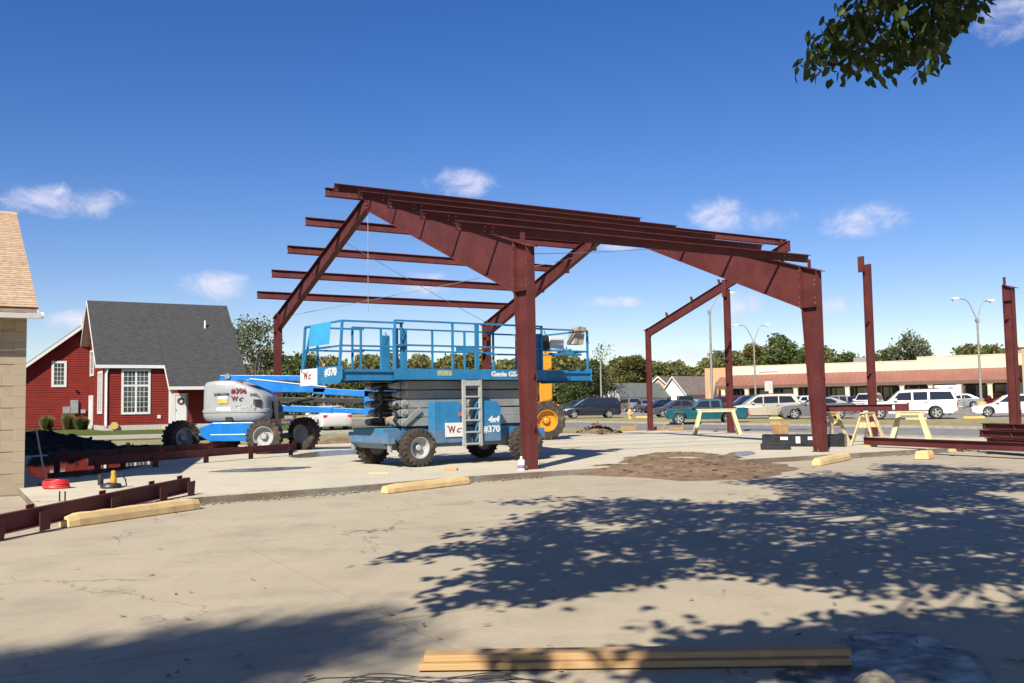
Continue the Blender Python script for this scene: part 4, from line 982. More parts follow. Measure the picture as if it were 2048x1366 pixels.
for x in (.03, PL - .03):
    for z in (ZR - .05, ZM - .04): obj('guard_rail', MB().bar((x, .1, z), (x, PW - .1, z), .042, .042), M_BLUE, lift, bevel=.006)
obj('gate_panel', MB().box(2.95, 3.45, .0, .02, ZM - .12, ZM - .02), M_BLUE, lift)
for (px, py_) in ((2.1, PW - .06), (2.22, PW - .06), (X0 + .05, .09), (X0 + .28, .09), (X1 - .1, .1)):
    obj('slide_lock', MB().box(px - .03, px + .09, py_ - .035, py_ + .035, DK + .02, ZR - .18), M_BLUE, lift, bevel=.006)
for k, (x, y) in enumerate(((X0 + .2, .03), (2.2, PW - .06), (X1 + .1, .08))):
    obj('lanyard_cord', MB().tube([(x, y, ZR - .1), (x + .05, y - .03, ZR - .25), (x - .02, y - .03, ZR - .42), (x + .04, y - .02, ZM + .02), (x + .03, y, ZM - .12)], .012, 5), M_DARK, lift)
sh = obj('plastic_sheet', MB().add([(-.02, .55, ZR - .04), (-.02, 1.66, ZR - .04), (-.05, 1.72, ZM + .02), (-.05, .62, ZM + .02), (-.05, 1.1, ZM + .22), (-.03, 1.0, ZR - .2)], [(0, 1, 5), (1, 2, 4, 5), (2, 3, 4), (3, 0, 5, 4)]), M_CYAN, lift, fix=False)
sm = sh.modifiers.new('thick', 'SOLIDIFY'); sm.thickness = .012
# controls at the far end
cb = obj('control_box', MB().prism([(PL - .55, ZR - .42), (PL - .20, ZR - .42), (PL - .14, ZR - .10), (PL - .45, ZR - .08)], 'y', .06, .34), pm('beige_box', (.40, .36, .28), .6), lift, bevel=.015)
obj('control_cover', MB().prism([(PL - .50, ZR - .08), (PL - .1, ZR - .06), (PL - .12, ZR + .03), (PL - .36, ZR + .05)], 'y', .03, .36), MATS['beige_box'], cb)
obj('document_pouch', MB().box(PL - 1.12, PL - .66, .30, .42, ZM - .02, ZR - .22), M_WHITE, lift, bevel=.02); obj('document_case', MB().box(PL - 1.52, PL - 1.14, .32, .46, ZM + .0, ZR - .20), M_DARK, lift, bevel=.02)
obj('step_bracket', MB().box(PL - 1.3, PL - .3, .02, .14, ZM - .16, ZM - .10), M_BLUE, lift)

# ---- articulated boom lift -----------------------------------------
BO = Vector((-8.69, 30.2, 0)); boom = thing('boom_lift', 'articulated boom lift with grey rounded engine cover and blue boom before the red house', 'boom lift', BO, R(0))
bc = obj('chassis', MB().prism([(-1.0, .55), (-.75, .42), (.75, .42), (1.05, .55), (1.05, .86), (.6, .98), (-.6, .98), (-1.0, .86)], 'y', -1.0, 1.0), M_BLUE2, boom, bevel=.03)
for x in (-1.1, 1.3): obj('axle', MB().box(x - .1, x + .1, -1.1, 1.1, .42, .58), M_DARK, bc)
obj('side_step', MB().box(-.65, .9, -1.16, -1.0, .40, .62), M_BLUE2, bc, bevel=.02)
heavy_wheel(boom, (-1.55, -1.1, .53), .54, .46, side=-1, steer=R(52)); heavy_wheel(boom, (-.85, 1.1, .5), .52, .42, side=1, steer=R(45))
heavy_wheel(boom, (1.04, -1.15, .53), .55, .42, side=-1, lugs=20); heavy_wheel(boom, (1.72, 1.2, .53), .55, .42, side=1, steer=R(-25))
obj('turntable', MB().lathe([(.62, .96), (.62, 1.08), (.0, 1.08)], 'z', (0, 0, 0), 28), M_DARK, boom, smooth=True)
def rounded(w, d, n=10, p=4.6):
    return [(w * math.copysign(abs(math.cos(a)) ** (2 / p), math.cos(a)), d * math.copysign(abs(math.sin(a)) ** (2 / p), math.sin(a))) for a in [2 * math.pi * k / (4 * n) for k in range(4 * n)]]
mb = MB(); rows = [(1.0, .95, .86), (1.03, 1.0, .9), (1.18, 1.06, .95), (1.26, 1.06, .95), (1.28, 1.08, .97), (1.36, 1.08, .97), (1.38, 1.05, .95), (1.95, 1.045, .935), (2.14, 1.035, .92), (2.22, 1.015, .90), (2.27, .97, .86), (2.285, .8, .7)]
nn = 40
for z, w, d in rows:
    for x, y in rounded(w, d):
        zz = z
        if z > 1.5: zz = z - max(0, x + .05) ** 1.25 * .40 * (z - 1.5) / .7 - max(0, -.55 - x) * .12
        mb.v.append((x, y, zz))
for i in range(len(rows) - 1):
    for k in range(nn): mb.f.append((i * nn + k, i * nn + (k + 1) % nn, (i + 1) * nn + (k + 1) % nn, (i + 1) * nn + k))
mb.f += [tuple(range(nn - 1, -1, -1)), tuple((len(rows) - 1) * nn + k for k in range(nn))]
cov = obj('engine_cover', mb, M_COVER, boom, smooth=True)
for k in range(5): obj('vent_slot', MB().box(.62, .86, -.945, -.86, 1.46 + .05 * k, 1.475 + .05 * k), M_DARK, cov)
obj('hinge_notch', MB().box(-.22, -.02, -.99, -.86, .98, 1.14), M_DARK, cov); obj('cover_latch', MB().box(.12, .2, -.66, -.56, 2.12, 2.24), M_DARK, cov, bevel=.01)
def on_cover(x, zz, out=.02): return (x, -(.93 * (max(0, 1 - abs(x / 1.04) ** 3.2)) ** (1 / 3.2)) - out, zz)
text('#306', .22, M_MAROON, cov, (-.06, -.966, 1.88), FRONT, bold=.004, width=.48); logo(cov, (-.04, -.966, 1.64), FRONT, .21)
text('2486758', .10, M_PRINTB, cov, (-.60, -.966, 1.82), FRONT, width=.48, bold=.002)
text('2486', .10, M_PRINTB, cov, (.52, -.955, 1.80), FRONT, width=.26, bold=.002)
text('Genie', .24, pm('embossed_grey', (.52, .54, .55), .35), cov, (.04, -.952, 1.36), FRONT, bold=.008, depth=.014, width=.66)
obj('white_decal', MB().box(-.46, -.16, -.972, -.962, 1.70, 1.83 - .04), M_WHITE, cov); obj('yellow_decal', MB().box(-.46, -.16, -.972, -.962, 1.56, 1.698), pm('yellow_decal', (.75, .5, .08), .5), cov); obj('white_decal', MB().box(-.5, -.05, -.972, -.962, 1.34, 1.45), M_WHITE, cov)
# booms
def arm(name, p, q, w, h, mat=M_BLUE2, parent=boom): return obj(name, MB().bar(p, q, w, h, up=(0, 0, 1)), mat, parent, bevel=.012)
ub = arm('upper_boom', (-.75, .25, 2.40), (2.9, .25, 2.32), .2, .17); obj('pivot_pin', MB().tube([(-.5, .1, 2.44), (-.5, .4, 2.44)], .09, 12), M_GREY, ub, smooth=True)
lb = obj('lower_boom', MB().prism([(.1, 2.30), (.3, 2.34), (2.75, 2.04), (2.65, 1.86), (1.95, 1.88), (1.05, 1.90)], 'y', -.10, .14), M_BLUE2, boom, bevel=.015)
obj('boom_edge', MB().bar((.3, -.115, 2.345), (2.75, -.115, 2.045), .02, .03), M_WHITE, lb)
arm('extension_boom', (2.3, 0.0, 1.93), (4.6, 0.0, 1.76), .2, .2, M_BLUE2); arm('extension_underside', (1.2, .02, 1.66), (4.0, .02, 1.58), .16, .16, M_DARK)
arm('tower_arm', (.9, .05, 1.40), (2.9, .05, 1.30), .2, .2); arm('tower_arm', (2.9, .05, 1.30), (4.3, .05, 1.22), .16, .16)
arm('knuckle', (4.1, .05, 1.10), (4.1, .05, 1.95), .32, .30, M_BLUE2); arm('jib', (4.3, .05, 1.82), (5.0, .05, 1.9), .16, .16); arm('jib', (5.0, .05, 1.92), (5.45, -.05, 1.62), .14, .12); arm('jib_link', (5.0, .05, 1.9), (4.86, .0, 1.55), .1, .1)
obj('turret_post', MB().box(.95, 1.25, -.3, .5, 1.05, 1.62), M_DARK, boom)
obj('hydraulic_hose', MB().tube([(1.1, -.1, 1.6), (1.5, -.14, 1.55), (1.8, -.14, 1.66), (2.3, -.13, 1.72)], .02, 6), M_DARK, boom, smooth=True)

# ---- telehandler ---------------------------------------------------
TO = gp(1086, 880, 0); tel = thing('telehandler', 'yellow telehandler with big muddy tyre and raised boom, standing behind the scissor lift', 'telehandler', TO, R(12))
tb_ = obj('body', MB().prism([(-2.6, .75), (.5, .75), (.8, 1.0), (.8, 1.35), (-.4, 1.5), (-2.7, 1.6), (-2.9, 1.1)], 'y', .45, 1.9), M_YELLOW, tel, bevel=.04)
obj('cab', MB().prism([(-1.6, 1.5), (-.2, 1.4), (-.35, 2.5), (-1.5, 2.55)], 'y', 1.2, 1.95), M_DARK, tel, bevel=.04)
heavy_wheel(tel, (.15, .1, .74), .75, .52, rim_mat=M_YELLOW, side=-1, lugs=18, rim_r=.55); heavy_wheel(tel, (-2.3, .1, .74), .75, .52, rim_mat=M_YELLOW, side=-1, lugs=18, rim_r=.55)
heavy_wheel(tel, (.15, 2.2, .74), .75, .52, rim_mat=M_YELLOW, side=1, lugs=18, rim_r=.55); heavy_wheel(tel, (-2.3, 2.2, .74), .75, .52, rim_mat=M_YELLOW, side=1, lugs=18, rim_r=.55)
obj('mast', MB().box(.02, .52, .46, .9, .6, 3.5), M_YELLOW, tel, bevel=.03); obj('mast', MB().box(-.22, -.08, .46, .7, 1.5, 3.3), M_YELLOW, tel, bevel=.03)
obj('mast_head', MB().box(.06, .46, .5, .84, 3.505, 3.65), M_GREY, tel); obj('cross_bar', MB().box(-.08, .02, .5, .66, 3.05, 3.2), M_DARK, tel); obj('cross_bar', MB().box(-.08, .02, .5, .66, 1.6, 1.75), M_DARK, tel)

# ------------------------------------------------------------------ tan block building at the edge of the picture
K = site(-9.62, 2.55); bb = thing('block_building', 'tan painted concrete block building with a shingle roof, cut off by the picture edge', 'building', K, TH)
HW = 3.42
wl = obj('wall', MB().prism([(-9.0, LOT), (-.012, LOT), (-.012, HW), (-9.0, HW)], 'y', .012, 12.5), M_MORTAR, bb)
mb = MB(); mb.prism([(.012, HW), (12.5, HW), (6.3, 6.1)], 'x', -9.0, -.05); obj('gable', mb, M_BLOCK, bb)
blk = None; bh, bw_, gap = 0.2032, 0.406, 0.0035
nrow = int((HW - LOT) / bh)
for r_ in range(nrow + 1):
    z0 = LOT + r_ * bh
    if z0 + bh - gap > HW: continue
    for c_ in range(9):
        x1 = -c_ * bw_ - (0.203 if r_ % 2 and c_ else 0.0); w_ = bw_
        if r_ % 2 and c_ == 0: w_ = 0.203
        if w_ == bw_:
            if blk is None: blk = mesh(MB().box(-bw_ + gap, 0, 0.0, 0.05, 0, bh - gap), 'block')
            o = obj('block', blk, M_BLOCK, wl)
        else: o = obj('block', MB().box(-w_ + gap, 0, 0.0, 0.05, 0, bh - gap), M_BLOCK, wl)
        o.location = (x1, random.uniform(-.002, .002), z0)
# end wall blocks (the wall that turns away from the camera)
for r_ in range(nrow):
    z0 = LOT + r_ * bh
    for c_ in range(10):
        y0 = .06 + c_ * bw_ + (0.203 if r_ % 2 else 0)
        o = obj('block', blk, M_BLOCK, wl); o.location = (0, y0, z0); o.rotation_euler = (0, 0, R(-90)); o.scale = (-1, 1, 1) if False else (1, 1, 1)
        o.location = (-.05, y0 + bw_ - gap, z0); o.rotation_euler = (0, 0, R(90)); o.location = (0.0, y0 + bw_ - gap, z0)
OVF, OVR, RY, RZ_ = .42, .14, 6.3, 6.3
deck = obj('roof', MB().prism([(-OVF, 3.32), (RY, RZ_ - .02), (13.0, 3.32), (13.0, 3.24), (RY, RZ_ - .12), (-OVF, 3.24)], 'x', -9.2, OVR), pm('roof_deck', (.34, .25, .17), .9), bb)
nc = 52; run = math.hypot(RY + OVF, RZ_ - 3.34); cw = run / nc
for k in range(nc):
    a = k * cw; M = Matrix.Translation((0, -OVF, 3.33)) @ Matrix.Rotation(math.atan2(RZ_ - 3.34, RY + OVF), 4, 'X')
    mb = MB(); x = OVR + .015
    mb.hexa([(-9.2, a - .02, .014), (x, a - .02, .014), (x, a + cw * 1.3, .004), (-9.2, a + cw * 1.3, .004), (-9.2, a - .02, .026), (x, a - .02, .026), (x, a + cw * 1.3, .008), (-9.2, a + cw * 1.3, .008)])
    obj('shingle_course', mb.xf(M), M_SHINGLE[k % 2 if k % 5 else 1], deck)
obj('ridge_cap', MB().prism([(RY - .15, RZ_ - .05), (RY, RZ_ + .03), (RY + .15, RZ_ - .05), (RY + .15, RZ_ - .02), (RY, RZ_ + .06), (RY - .15, RZ_ - .02)], 'x', -9.2, OVR + .02), M_SHINGLE[1], deck)
obj('rake_board', MB().prism([(-OVF, 3.18), (RY, RZ_ - .18), (RY, RZ_ - .03), (-OVF, 3.31)], 'x', OVR + .001, OVR + .022), M_WTRIM, deck)
gt = obj('gutter', MB().prism([(-OVF - .13, 3.22), (-OVF - .10, 3.13), (-OVF - .003, 3.13), (-OVF - .003, 3.145), (-OVF - .09, 3.145), (-OVF - .115, 3.22)], 'x', -9.2, OVR + .05), M_WTRIM, bb)
obj('soffit', MB().box(-9.1, OVR, -OVF, -.005, 3.20, 3.225), M_WTRIM, bb); obj('fascia', MB().box(-9.1, OVR, -OVF - .002, -OVF + .018, 3.15, 3.235), pm('dark_fascia', (.12, .09, .07), .7), bb)
obj('gutter_end', MB().lathe([(0, 0), (.06, 0), (.06, .05), (0, .05)], 'x', (OVR + .05, -OVF - .06, 3.19), 12), M_WTRIM, gt)
rb = obj('unseen_shade_block', MB().box(-14, -.55, 6.5, 14, LOT, 9.0), M_BLOCK, bb); obj('parapet_cap', MB().box(-14.1, -.5, 6.45, 14.1, 9.002, 9.15), M_WTRIM, rb)  # unseen taller block with cap, added to throw a longer shadow past the roof
obj('footing', MB().box(-9, .06, -.10, .012, -.29, LOT + .02), M_EDGE, bb)

# ------------------------------------------------------------------ red house
Q = at(209, 860, 67); Q.z = -0.02
house = thing('red_house', 'red clapboard house with steep charcoal roof, white trim and tall windows', 'house', Q, TH)
def lap(parent, z0, zt, left, right, M, name='wall', h=.185, mat=M_SIDING):
    """clapboards between left(z) and right(z), one lapped strip each"""
    mb = MB(); z = z0
    while z < zt - .01:
        a, b = z, min(z + h, zt)
        if right(a) - left(a) > .03:
            l0, r0, l1, r1 = left(a), right(a), left(b), max(left(b) + .001, right(b))
            mb.add([(l0, -.034, a), (r0, -.034, a), (r1, -.002, b), (l1, -.002, b), (l0, .0, a), (r0, .0, a), (r1, .0, b), (l1, .0, b)], [(0, 1, 2, 3), (0, 4, 5, 1), (1, 5, 6, 2), (3, 7, 4, 0)])
        z += h
    return obj(name, mb.xf(M), mat, parent)
I4 = Matrix.Identity(4); MLEFT = Matrix(((0, 1, 0, 0), (-1, 0, 0, 0), (0, 0, 1, 0), (0, 0, 0, 1)))   # a wall that looks to -x: local run = -y
def window(parent, x0, x1, z0, z1, M, cols=2, rows=2, panes=(3, 4), tw=.16, split=None):
    w = obj('window', MB().box(x0 + tw, x1 - tw, -.035, -.024, z0 + tw, z1 - tw).xf(M), M_GLASS, parent)
    fr = MB()
    fr.box(x0, x0 + tw, -.075, -.02, z0, z1); fr.box(x1 - tw, x1, -.075, -.02, z0, z1); fr.box(x0 + tw, x1 - tw, -.075, -.02, z1 - tw, z1); fr.box(x0 + tw, x1 - tw, -.085, -.02, z0, z0 + tw)
    if cols == 2: xm = (x0 + x1) / 2; fr.box(xm - .07, xm + .07, -.070, -.02, z0 + tw, z1 - tw)
    if split: fr.box(x0 + tw, x1 - tw, -.066, -.02, split - .07, split + .07)
    obj('window_frame', fr.xf(M), M_WTRIM, w)
    mu = MB(); xs = [x0 + tw, (x0 + x1) / 2, x1 - tw] if cols == 2 else [x0 + tw, x1 - tw]
    for a, b in zip(xs, xs[1:]):
        for k in range(1, panes[0]): xx = a + (b - a) * k / panes[0]; mu.box(xx - .014, xx + .014, -.048, -.036, z0 + tw, z1 - tw)
    for k in range(1, panes[1]): zz = z0 + tw + (z1 - z0 - 2 * tw) * k / panes[1]; mu.box(x0 + tw, x1 - tw, -.051, -.0365, zz - .014, zz + .014)
    tag(obj('muntins', mu.xf(M), M_WTRIM, w), kind='stuff'); return w
RS = .97
def rz_(y): return 9.70 - RS * abs(5 - y)
body = obj('wall_core', MB().prism([(.06, 0), (9.94, 0), (9.94, rz_(9.94) - .2), (5, 9.42), (.06, rz_(.06) - .2)], 'x', .05, 9.2), pm('sheathing', (.2, .03, .025), .9), house)
lap(house, .32, 4.70, lambda z: 0.0, lambda z: 4.45, I4)
lap(house, .32, 4.75, lambda z: 4.45, lambda z: 9.2, Matrix.Translation((0, .03, 0)))
lap(house, .32, 9.3, lambda z: -9.9 if z < 4.6 else -(5 + (9.45 - z) / RS), lambda z: 0.0 if z < 4.6 else -(5 - (9.45 - z) / RS), MLEFT)
obj('foundation', MB().box(-.06, 9.25, -.06, 9.9, -.3, .31), M_FOUND, house)
window(house, 1.08, 3.06, 1.08, 4.34, I4, cols=2, panes=(3, 8), split=3.15)
window(house, -3.3, -1.1, 1.15, 4.25, MLEFT, cols=2, panes=(3, 6)); window(house, -7.7, -5.7, 4.05, 6.05, MLEFT, cols=1, panes=(3, 4))
dw = obj('side_door', MB().box(-7.4, -6.5, -.04, -.02, .3, 2.35).xf(MLEFT), M_DOOR, house); obj('door_frame', MB().box(-8.1, -7.41, -.08, -.02, .0, 2.56).box(-6.49, -5.9, -.08, -.02, .0, 2.56).box(-7.41, -6.49, -.08, -.02, 2.36, 2.56).xf(MLEFT), M_WTRIM, dw)
d_ = obj('front_door', MB().box(4.78, 5.58, -.03, .0, .36, 2.44), M_DOOR, house, bevel=.01)
obj('door_frame', MB().box(4.66, 4.775, -.06, .0, .33, 2.56).box(5.585, 5.70, -.06, .0, .33, 2.56).box(4.775, 5.585, -.06, .0, 2.445, 2.56), M_WTRIM, d_)
obj('door_wreath', MB().tube([(5.18 + .2 * math.cos(a), -.06, 2.0 + .2 * math.sin(a)) for a in [2 * math.pi * k / 16 for k in range(17)]], .055, 8), pm('dried_wreath', (.09, .06, .05), .9), d_); obj('door_handle', MB().box(4.82, 4.86, -.08, -.03, 1.3, 1.42), M_BOLT, d_)
obj('storm_edge', MB().box(5.60, 5.66, -.085, -.062, .35, 2.5), M_DARK, d_)
# corner boards, base trim
for (x0, x1, y0, y1, z1) in ((-.03, .11, -.055, -.024, 4.6), (4.34, 4.50, -.055, -.024, 4.7)): obj('corner_board', MB().box(x0, x1, y0, y1, .32, z1), M_WTRIM, house)
obj('downspout', MB().tube([(.16, -.12, 4.5), (.16, -.14, 4.3), (.10, -.1, 4.0), (.10, -.1, .25)], .06, 8), M_WTRIM, house)
# porch
obj('porch_post', MB().box(4.12, 4.30, -1.72, -1.54, -.1, 3.0), M_WTRIM, house); obj('porch_post', MB().box(9.3, 9.48, -1.72, -1.54, -.1, 3.0), M_WTRIM, house)
obj('porch_floor', MB().box(3.96, 9.6, -1.8, -.065, -.28, .2), M_FOUND, house); obj('porch_beam', MB().box(3.98, 9.7, -1.80, -1.60, 2.86, 3.06), M_WTRIM, house)
# roof: one plane that runs lower over the porch, mirrored at the back
def roofslab(poly_yz, xa, xb, name='roof'): return MB().prism(poly_yz, 'x', xa, xb)
rf = obj('roof', MB().prism([(-.28, rz_(-.28)), (5, 9.70), (10.25, rz_(10.25)), (10.25, rz_(10.25) - .14), (5, 9.54), (-.28, rz_(-.28) - .14)], 'x', -.66, 4.0), M_CHAR, house)
def shingle_plane(name, xa, xb, ya, parent):
    """object whose own x/y run across and up the slope, so that the courses lie level"""
    L = math.hypot(5 - ya, 9.7 - rz_(ya)); o = obj(name, MB().box(0, xb - xa, 0, L + .02, .0, .03), M_CHAR, parent)
    o.matrix_local = Matrix.Translation((xa, ya - .01, rz_(ya) + .004)) @ Matrix.Rotation(math.atan(RS), 4, 'X'); return o
shingle_plane('shingles', -.67, 3.985, -.29, rf)
rf2 = obj('porch_roof', MB().prism([(-1.9, rz_(-1.9)), (5, 9.70), (10.25, rz_(10.25)), (10.25, rz_(10.25) - .14), (5, 9.54), (-1.9, rz_(-1.9) - .14)], 'x', 4.003, 9.8), M_CHAR, house)
shingle_plane('shingles', 3.99, 9.81, -1.91, rf2)
obj('eave_fascia', MB().box(-.66, 3.99, -.32, -.285, 4.40, 4.63), M_WTRIM, house); obj('eave_fascia', MB().box(3.96, 9.8, -1.94, -1.905, 2.80, 3.03), M_WTRIM, house)
obj('rake_board', MB().prism([(-.30, rz_(-.3) - .2), (5, 9.44), (10.25, rz_(10.25) - .2), (10.25, rz_(10.25) + .035), (5, 9.74), (-.30, rz_(-.3) + .035)], 'x', -.70, -.668), M_WTRIM, house)
obj('rake_board', MB().prism([(-1.9, rz_(-1.9) - .22), (-.29, rz_(-.29) - .22), (-.29, rz_(-.29) + .03), (-1.9, rz_(-1.9) + .03)], 'x', 3.955, 3.986), M_WTRIM, house)
obj('soffit', MB().prism([(-.28, rz_(-.28) - .17), (5, 9.51), (10.25, rz_(10.25) - .17), (10.25, rz_(10.25) - .145), (5, 9.535), (-.28, rz_(-.28) - .145)], 'x', -.66, -.02), pm('pink_soffit', (.62, .50, .45), .7), house)
obj('vent_pipe', MB().tube([(7.6, 2.9, rz_(2.9)), (7.6, 2.9, rz_(2.9) + .62)], .075, 8), M_WTRIM, rf)
# wing
WY = 8.24
def wz(x): return 8.36 + .798 * x
lap(house, .25, 8.3, lambda z: max(-6.8, -(8.30 - z) / .798), lambda z: 0.03, Matrix.Translation((0, WY, 0)))
obj('wing_core', MB().prism([(-6.78, 0), (.3, 0), (.3, 8.2), (-6.78, wz(-6.78) - .3)], 'y', WY + .003, WY + 9), MATS['sheathing'], house)
wr = obj('wing_roof', MB().prism([(-7.4, wz(-7.4)), (.5, wz(.5)), (.5, wz(.5) + .2), (-7.4, wz(-7.4) + .2)], 'y', WY - .55, WY + 9.2), M_CHAR, house)
obj('wing_rake_board', MB().prism([(-7.4, wz(-7.4) - .06), (.5, wz(.5) - .06), (.5, wz(.5) + .22), (-7.4, wz(-7.4) + .22)], 'y', WY - .59, WY - .553), M_WTRIM, wr)
obj('vent_pipe', MB().tube([(-.5, WY + .8, wz(-.5) + .15), (-.5, WY + .8, wz(-.5) + .9)], .07, 8), M_WTRIM, wr)
window(house, -2.72, -1.66, 3.25, 5.27, Matrix.Translation((0, WY, 0)), cols=1, panes=(3, 5), tw=.18)
for (x0, x1, z0, z1) in ((-1.36, -.82, 1.2, 2.24), (-1.9, -1.4, 1.2, 1.72), (-.62, -.28, 1.2, 1.5)): obj('meter_box', MB().box(x0, x1, WY - .22, WY - .03, z0, z1), pm('meter_grey', (.30, .31, .32), .5), house, bevel=.01)
obj('wall_lamp', MB().tube([(-.95, WY - .02, 3.0), (-.95, WY - .2, 2.95)], .1, 8), M_DARK, house); obj('outlet_box', MB().box(3.55, 3.78, -.08, -.03, .75, 1.0), M_WTRIM, house); obj('hose_reel', MB().lathe([(0, -.06), (.26, -.06), (.26, .06), (0, .06)], 'y', (.62, -.2, .30), 16), M_STOPY, house)
# shrubs by the house
def shrub(px, py, Y, w, h, label, seed, mat):
    rg = np.random.default_rng(seed); p = at(px, py, Y)
    t_ = thing('shrub', label, 'shrub', (p.x, p.y, -.05), 0, 'shrubs by the red house')
    n = 900; a = rg.uniform(0, 6.28, n); r = rg.uniform(0, 1, n) ** .5 * w * .28; lean = rg.uniform(.15, 1, n); hh = h * rg.uniform(.5, 1.05, n)
    mb = MB()
    for i in range(n):
        b = Vector((r[i] * math.cos(a[i]), r[i] * math.sin(a[i]), 0)); tip = b * (1 + 1.1 * lean[i]) + Vector((rg.normal(0, .08), rg.normal(0, .08), hh[i] * (1.1 - .35 * lean[i])))
        mid = b.lerp(tip, .55) + Vector((0, 0, .12 * h)); s = Vector((-math.sin(a[i] + 1), math.cos(a[i] + 1), 0)) * .022
        mb.add([b - s, b + s, mid + s, mid - s, tip], [(0, 1, 2, 3), (3, 2, 4)])
    obj('foliage', mb, mat, t_, fix=False); obj('stem', MB().tube([(0, 0, 0), (0, 0, h * .4)], .05, 6), M_BARK, t_)
M_SH1 = leafmat('ornamental_grass', [(.16, .15, .06), (.26, .23, .10), (.10, .12, .035), (.34, .28, .14)], .3); M_SH2 = leafmat('shrub_leaf', [(.05, .07, .02), (.10, .11, .04), (.07, .09, .03)], .3)
shrub(93, 853, 71.5, 1.15, 1.15, 'round green ornamental grass clump under the wing window', 1, M_SH1); shrub(136, 853, 72.5, 1.1, 1.3, 'tall tan ornamental grass clump under the meter boxes', 2, M_SH1); shrub(163, 858, 71.0, 1.2, 1.0, 'dark low shrub next to the side door', 3, M_SH2)

# ------------------------------------------------------------------ shopping centre
MP = at(1420, 800, 122); MP.z = 0.22; mang = math.atan2(104 - 122, at(2041, 800, 104).x - MP.x)
mall = thing('shopping_centre', 'long low shopping centre with cream parapet, red sloped awning and arcade columns', 'building', MP, mang)
ML = 62
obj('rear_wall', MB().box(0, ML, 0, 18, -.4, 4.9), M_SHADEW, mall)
obj('parapet', MB().box(2.9, 25.0, -.25, .0, 4.3, 5.35), M_CREAM, mall); obj('parapet', MB().box(25.02, ML, -.30, .0, 4.3, 5.72), M_CREAM, mall); obj('parapet_cap', MB().box(2.9, 25.0, -.30, .05, 5.352, 5.44), M_CREAM, mall); obj('parapet_cap', MB().box(25.02, ML, -.35, .05, 5.722, 5.82), M_CREAM, mall)
obj('end_block', MB().box(-.4, 2.88, -.6, 18, -.4, 5.30), M_TANW, mall); obj('end_block_fin', MB().prism([(-3.2, -.4), (-.61, -.4), (-.61, 3.6), (-1.2, 3.4)], 'x', .6, 1.2), M_TANW, mall)
aw = obj('awning', MB().prism([(-2.7, 2.92), (-.26, 4.30), (-.26, 4.20), (-2.6, 2.80)], 'x', 1.6, ML), M_CLAY, mall)
for k in range(int((ML - 2) / .8)): pass
rib = mesh(MB().prism([(-2.7, 2.925), (-.26, 4.305), (-.26, 4.34), (-2.7, 2.96)], 'x', -.02, .02), 'awning_seam')
for k in range(90): o = obj('awning_seam', rib, M_CLAY, aw); o.location = (1.8 + k * .66, 0, 0)
obj('awning_fascia', MB().box(1.6, ML, -2.78, -2.702, 2.58, 2.95), pm('brown_fascia', (.16, .09, .06), .7), mall)
obj('soffit', MB().box(1.6, ML, -2.70, -.01, 2.60, 2.72), pm('soffit_brown', (.22, .15, .1), .8), mall)
for k in range(20):
    x = 2.6 + k * 3.0
    c_ = obj('column', MB().box(x - .24, x + .24, -2.62, -2.14, -.4, 2.45), M_CREAM, mall, bevel=.04); obj('column_head', MB().box(x - .32, x + .32, -2.68, -2.08, 2.455, 2.60), M_CREAM, c_)
for k in range(19):
    x = 3.0 + k * 3.0
    s_ = obj('shop_window', MB().box(x, x + 2.2, -.06, -.02, .3, 2.4), M_GLASS, mall); obj('window_frame', MB().box(x - .06, x, -.09, -.015, .1, 2.46).box(x + 2.2, x + 2.26, -.09, -.015, .1, 2.46).box(x + 1.07, x + 1.13, -.085, -.061, .3, 2.4), M_LAMP, s_)
sgn = obj('wall_sign', MB().box(6.6, 8.9, -.36, -.26, 4.62, 5.05), pm('sign_grey', (.62, .62, .58), .6), mall)
obj('rooftop_unit', MB().box(34, 36.5, 5, 7.5, 4.9, 6.4), M_POLE, mall); obj('rooftop_unit', MB().box(17, 18.5, 5, 7, 4.9, 6.2), M_POLE, mall)
p = at(2052, 800, 96); tw_ = thing('stone_tower', 'tan stone corner block of the next building at the picture edge', 'building', (p.x, p.y, .2), mang)
obj('wall', MB().box(-.2, 6, 0, 6, -.4, 6.1), M_TANW, tw_); obj('cap', MB().box(-.4, 6.2, -.2, 6.2, 6.102, 6.5), M_CREAM, tw_)

# ------------------------------------------------------------------ far small houses
def cottage(px, Y, w, d, hw, hr, rot, wallm, roofm, label, windows=True, gable_front=True):
    p = at(px, 800, Y); t_ = thing('far_house', label, 'house', (p.x, p.y, lotz(p) - .2), rot)
    obj('wall', MB().prism([(-w / 2, -.5), (w / 2, -.5), (w / 2, hw), (0, hr - .15), (-w / 2, hw)], 'y', 0, d), wallm, t_)
    o_ = .35; sl = (hr - hw) / (w / 2)
    obj('roof', MB().prism([(-w / 2 - o_, hw - o_ * sl), (0, hr), (w / 2 + o_, hw - o_ * sl), (w / 2 + o_, hw - o_ * sl + .16), (0, hr + .18), (-w / 2 - o_, hw - o_ * sl + .16)], 'y', -.3, d + .3), roofm, t_)
    obj('rake_board', MB().prism([(-w / 2 - o_, hw - o_ * sl - .05), (0, hr - .05), (w / 2 + o_, hw - o_ * sl - .05), (w / 2 + o_, hw - o_ * sl + .17), (0, hr + .19), (-w / 2 - o_, hw - o_ * sl + .17)], 'y', -.34, -.302), M_WTRIM, t_)
    if windows:
        for x in (-w * .2, w * .22): f_ = obj('window', MB().box(x - .4, x + .4, -.04, -.005, 1.0, 2.1), M_GLASS, t_); obj('window_frame', MB().box(x - .5, x - .401, -.06, -.005, .9, 2.2).box(x + .401, x + .5, -.06, -.005, .9, 2.2).box(x - .4, x + .4, -.06, -.005, 2.101, 2.2), M_WTRIM, f_)
    return t_
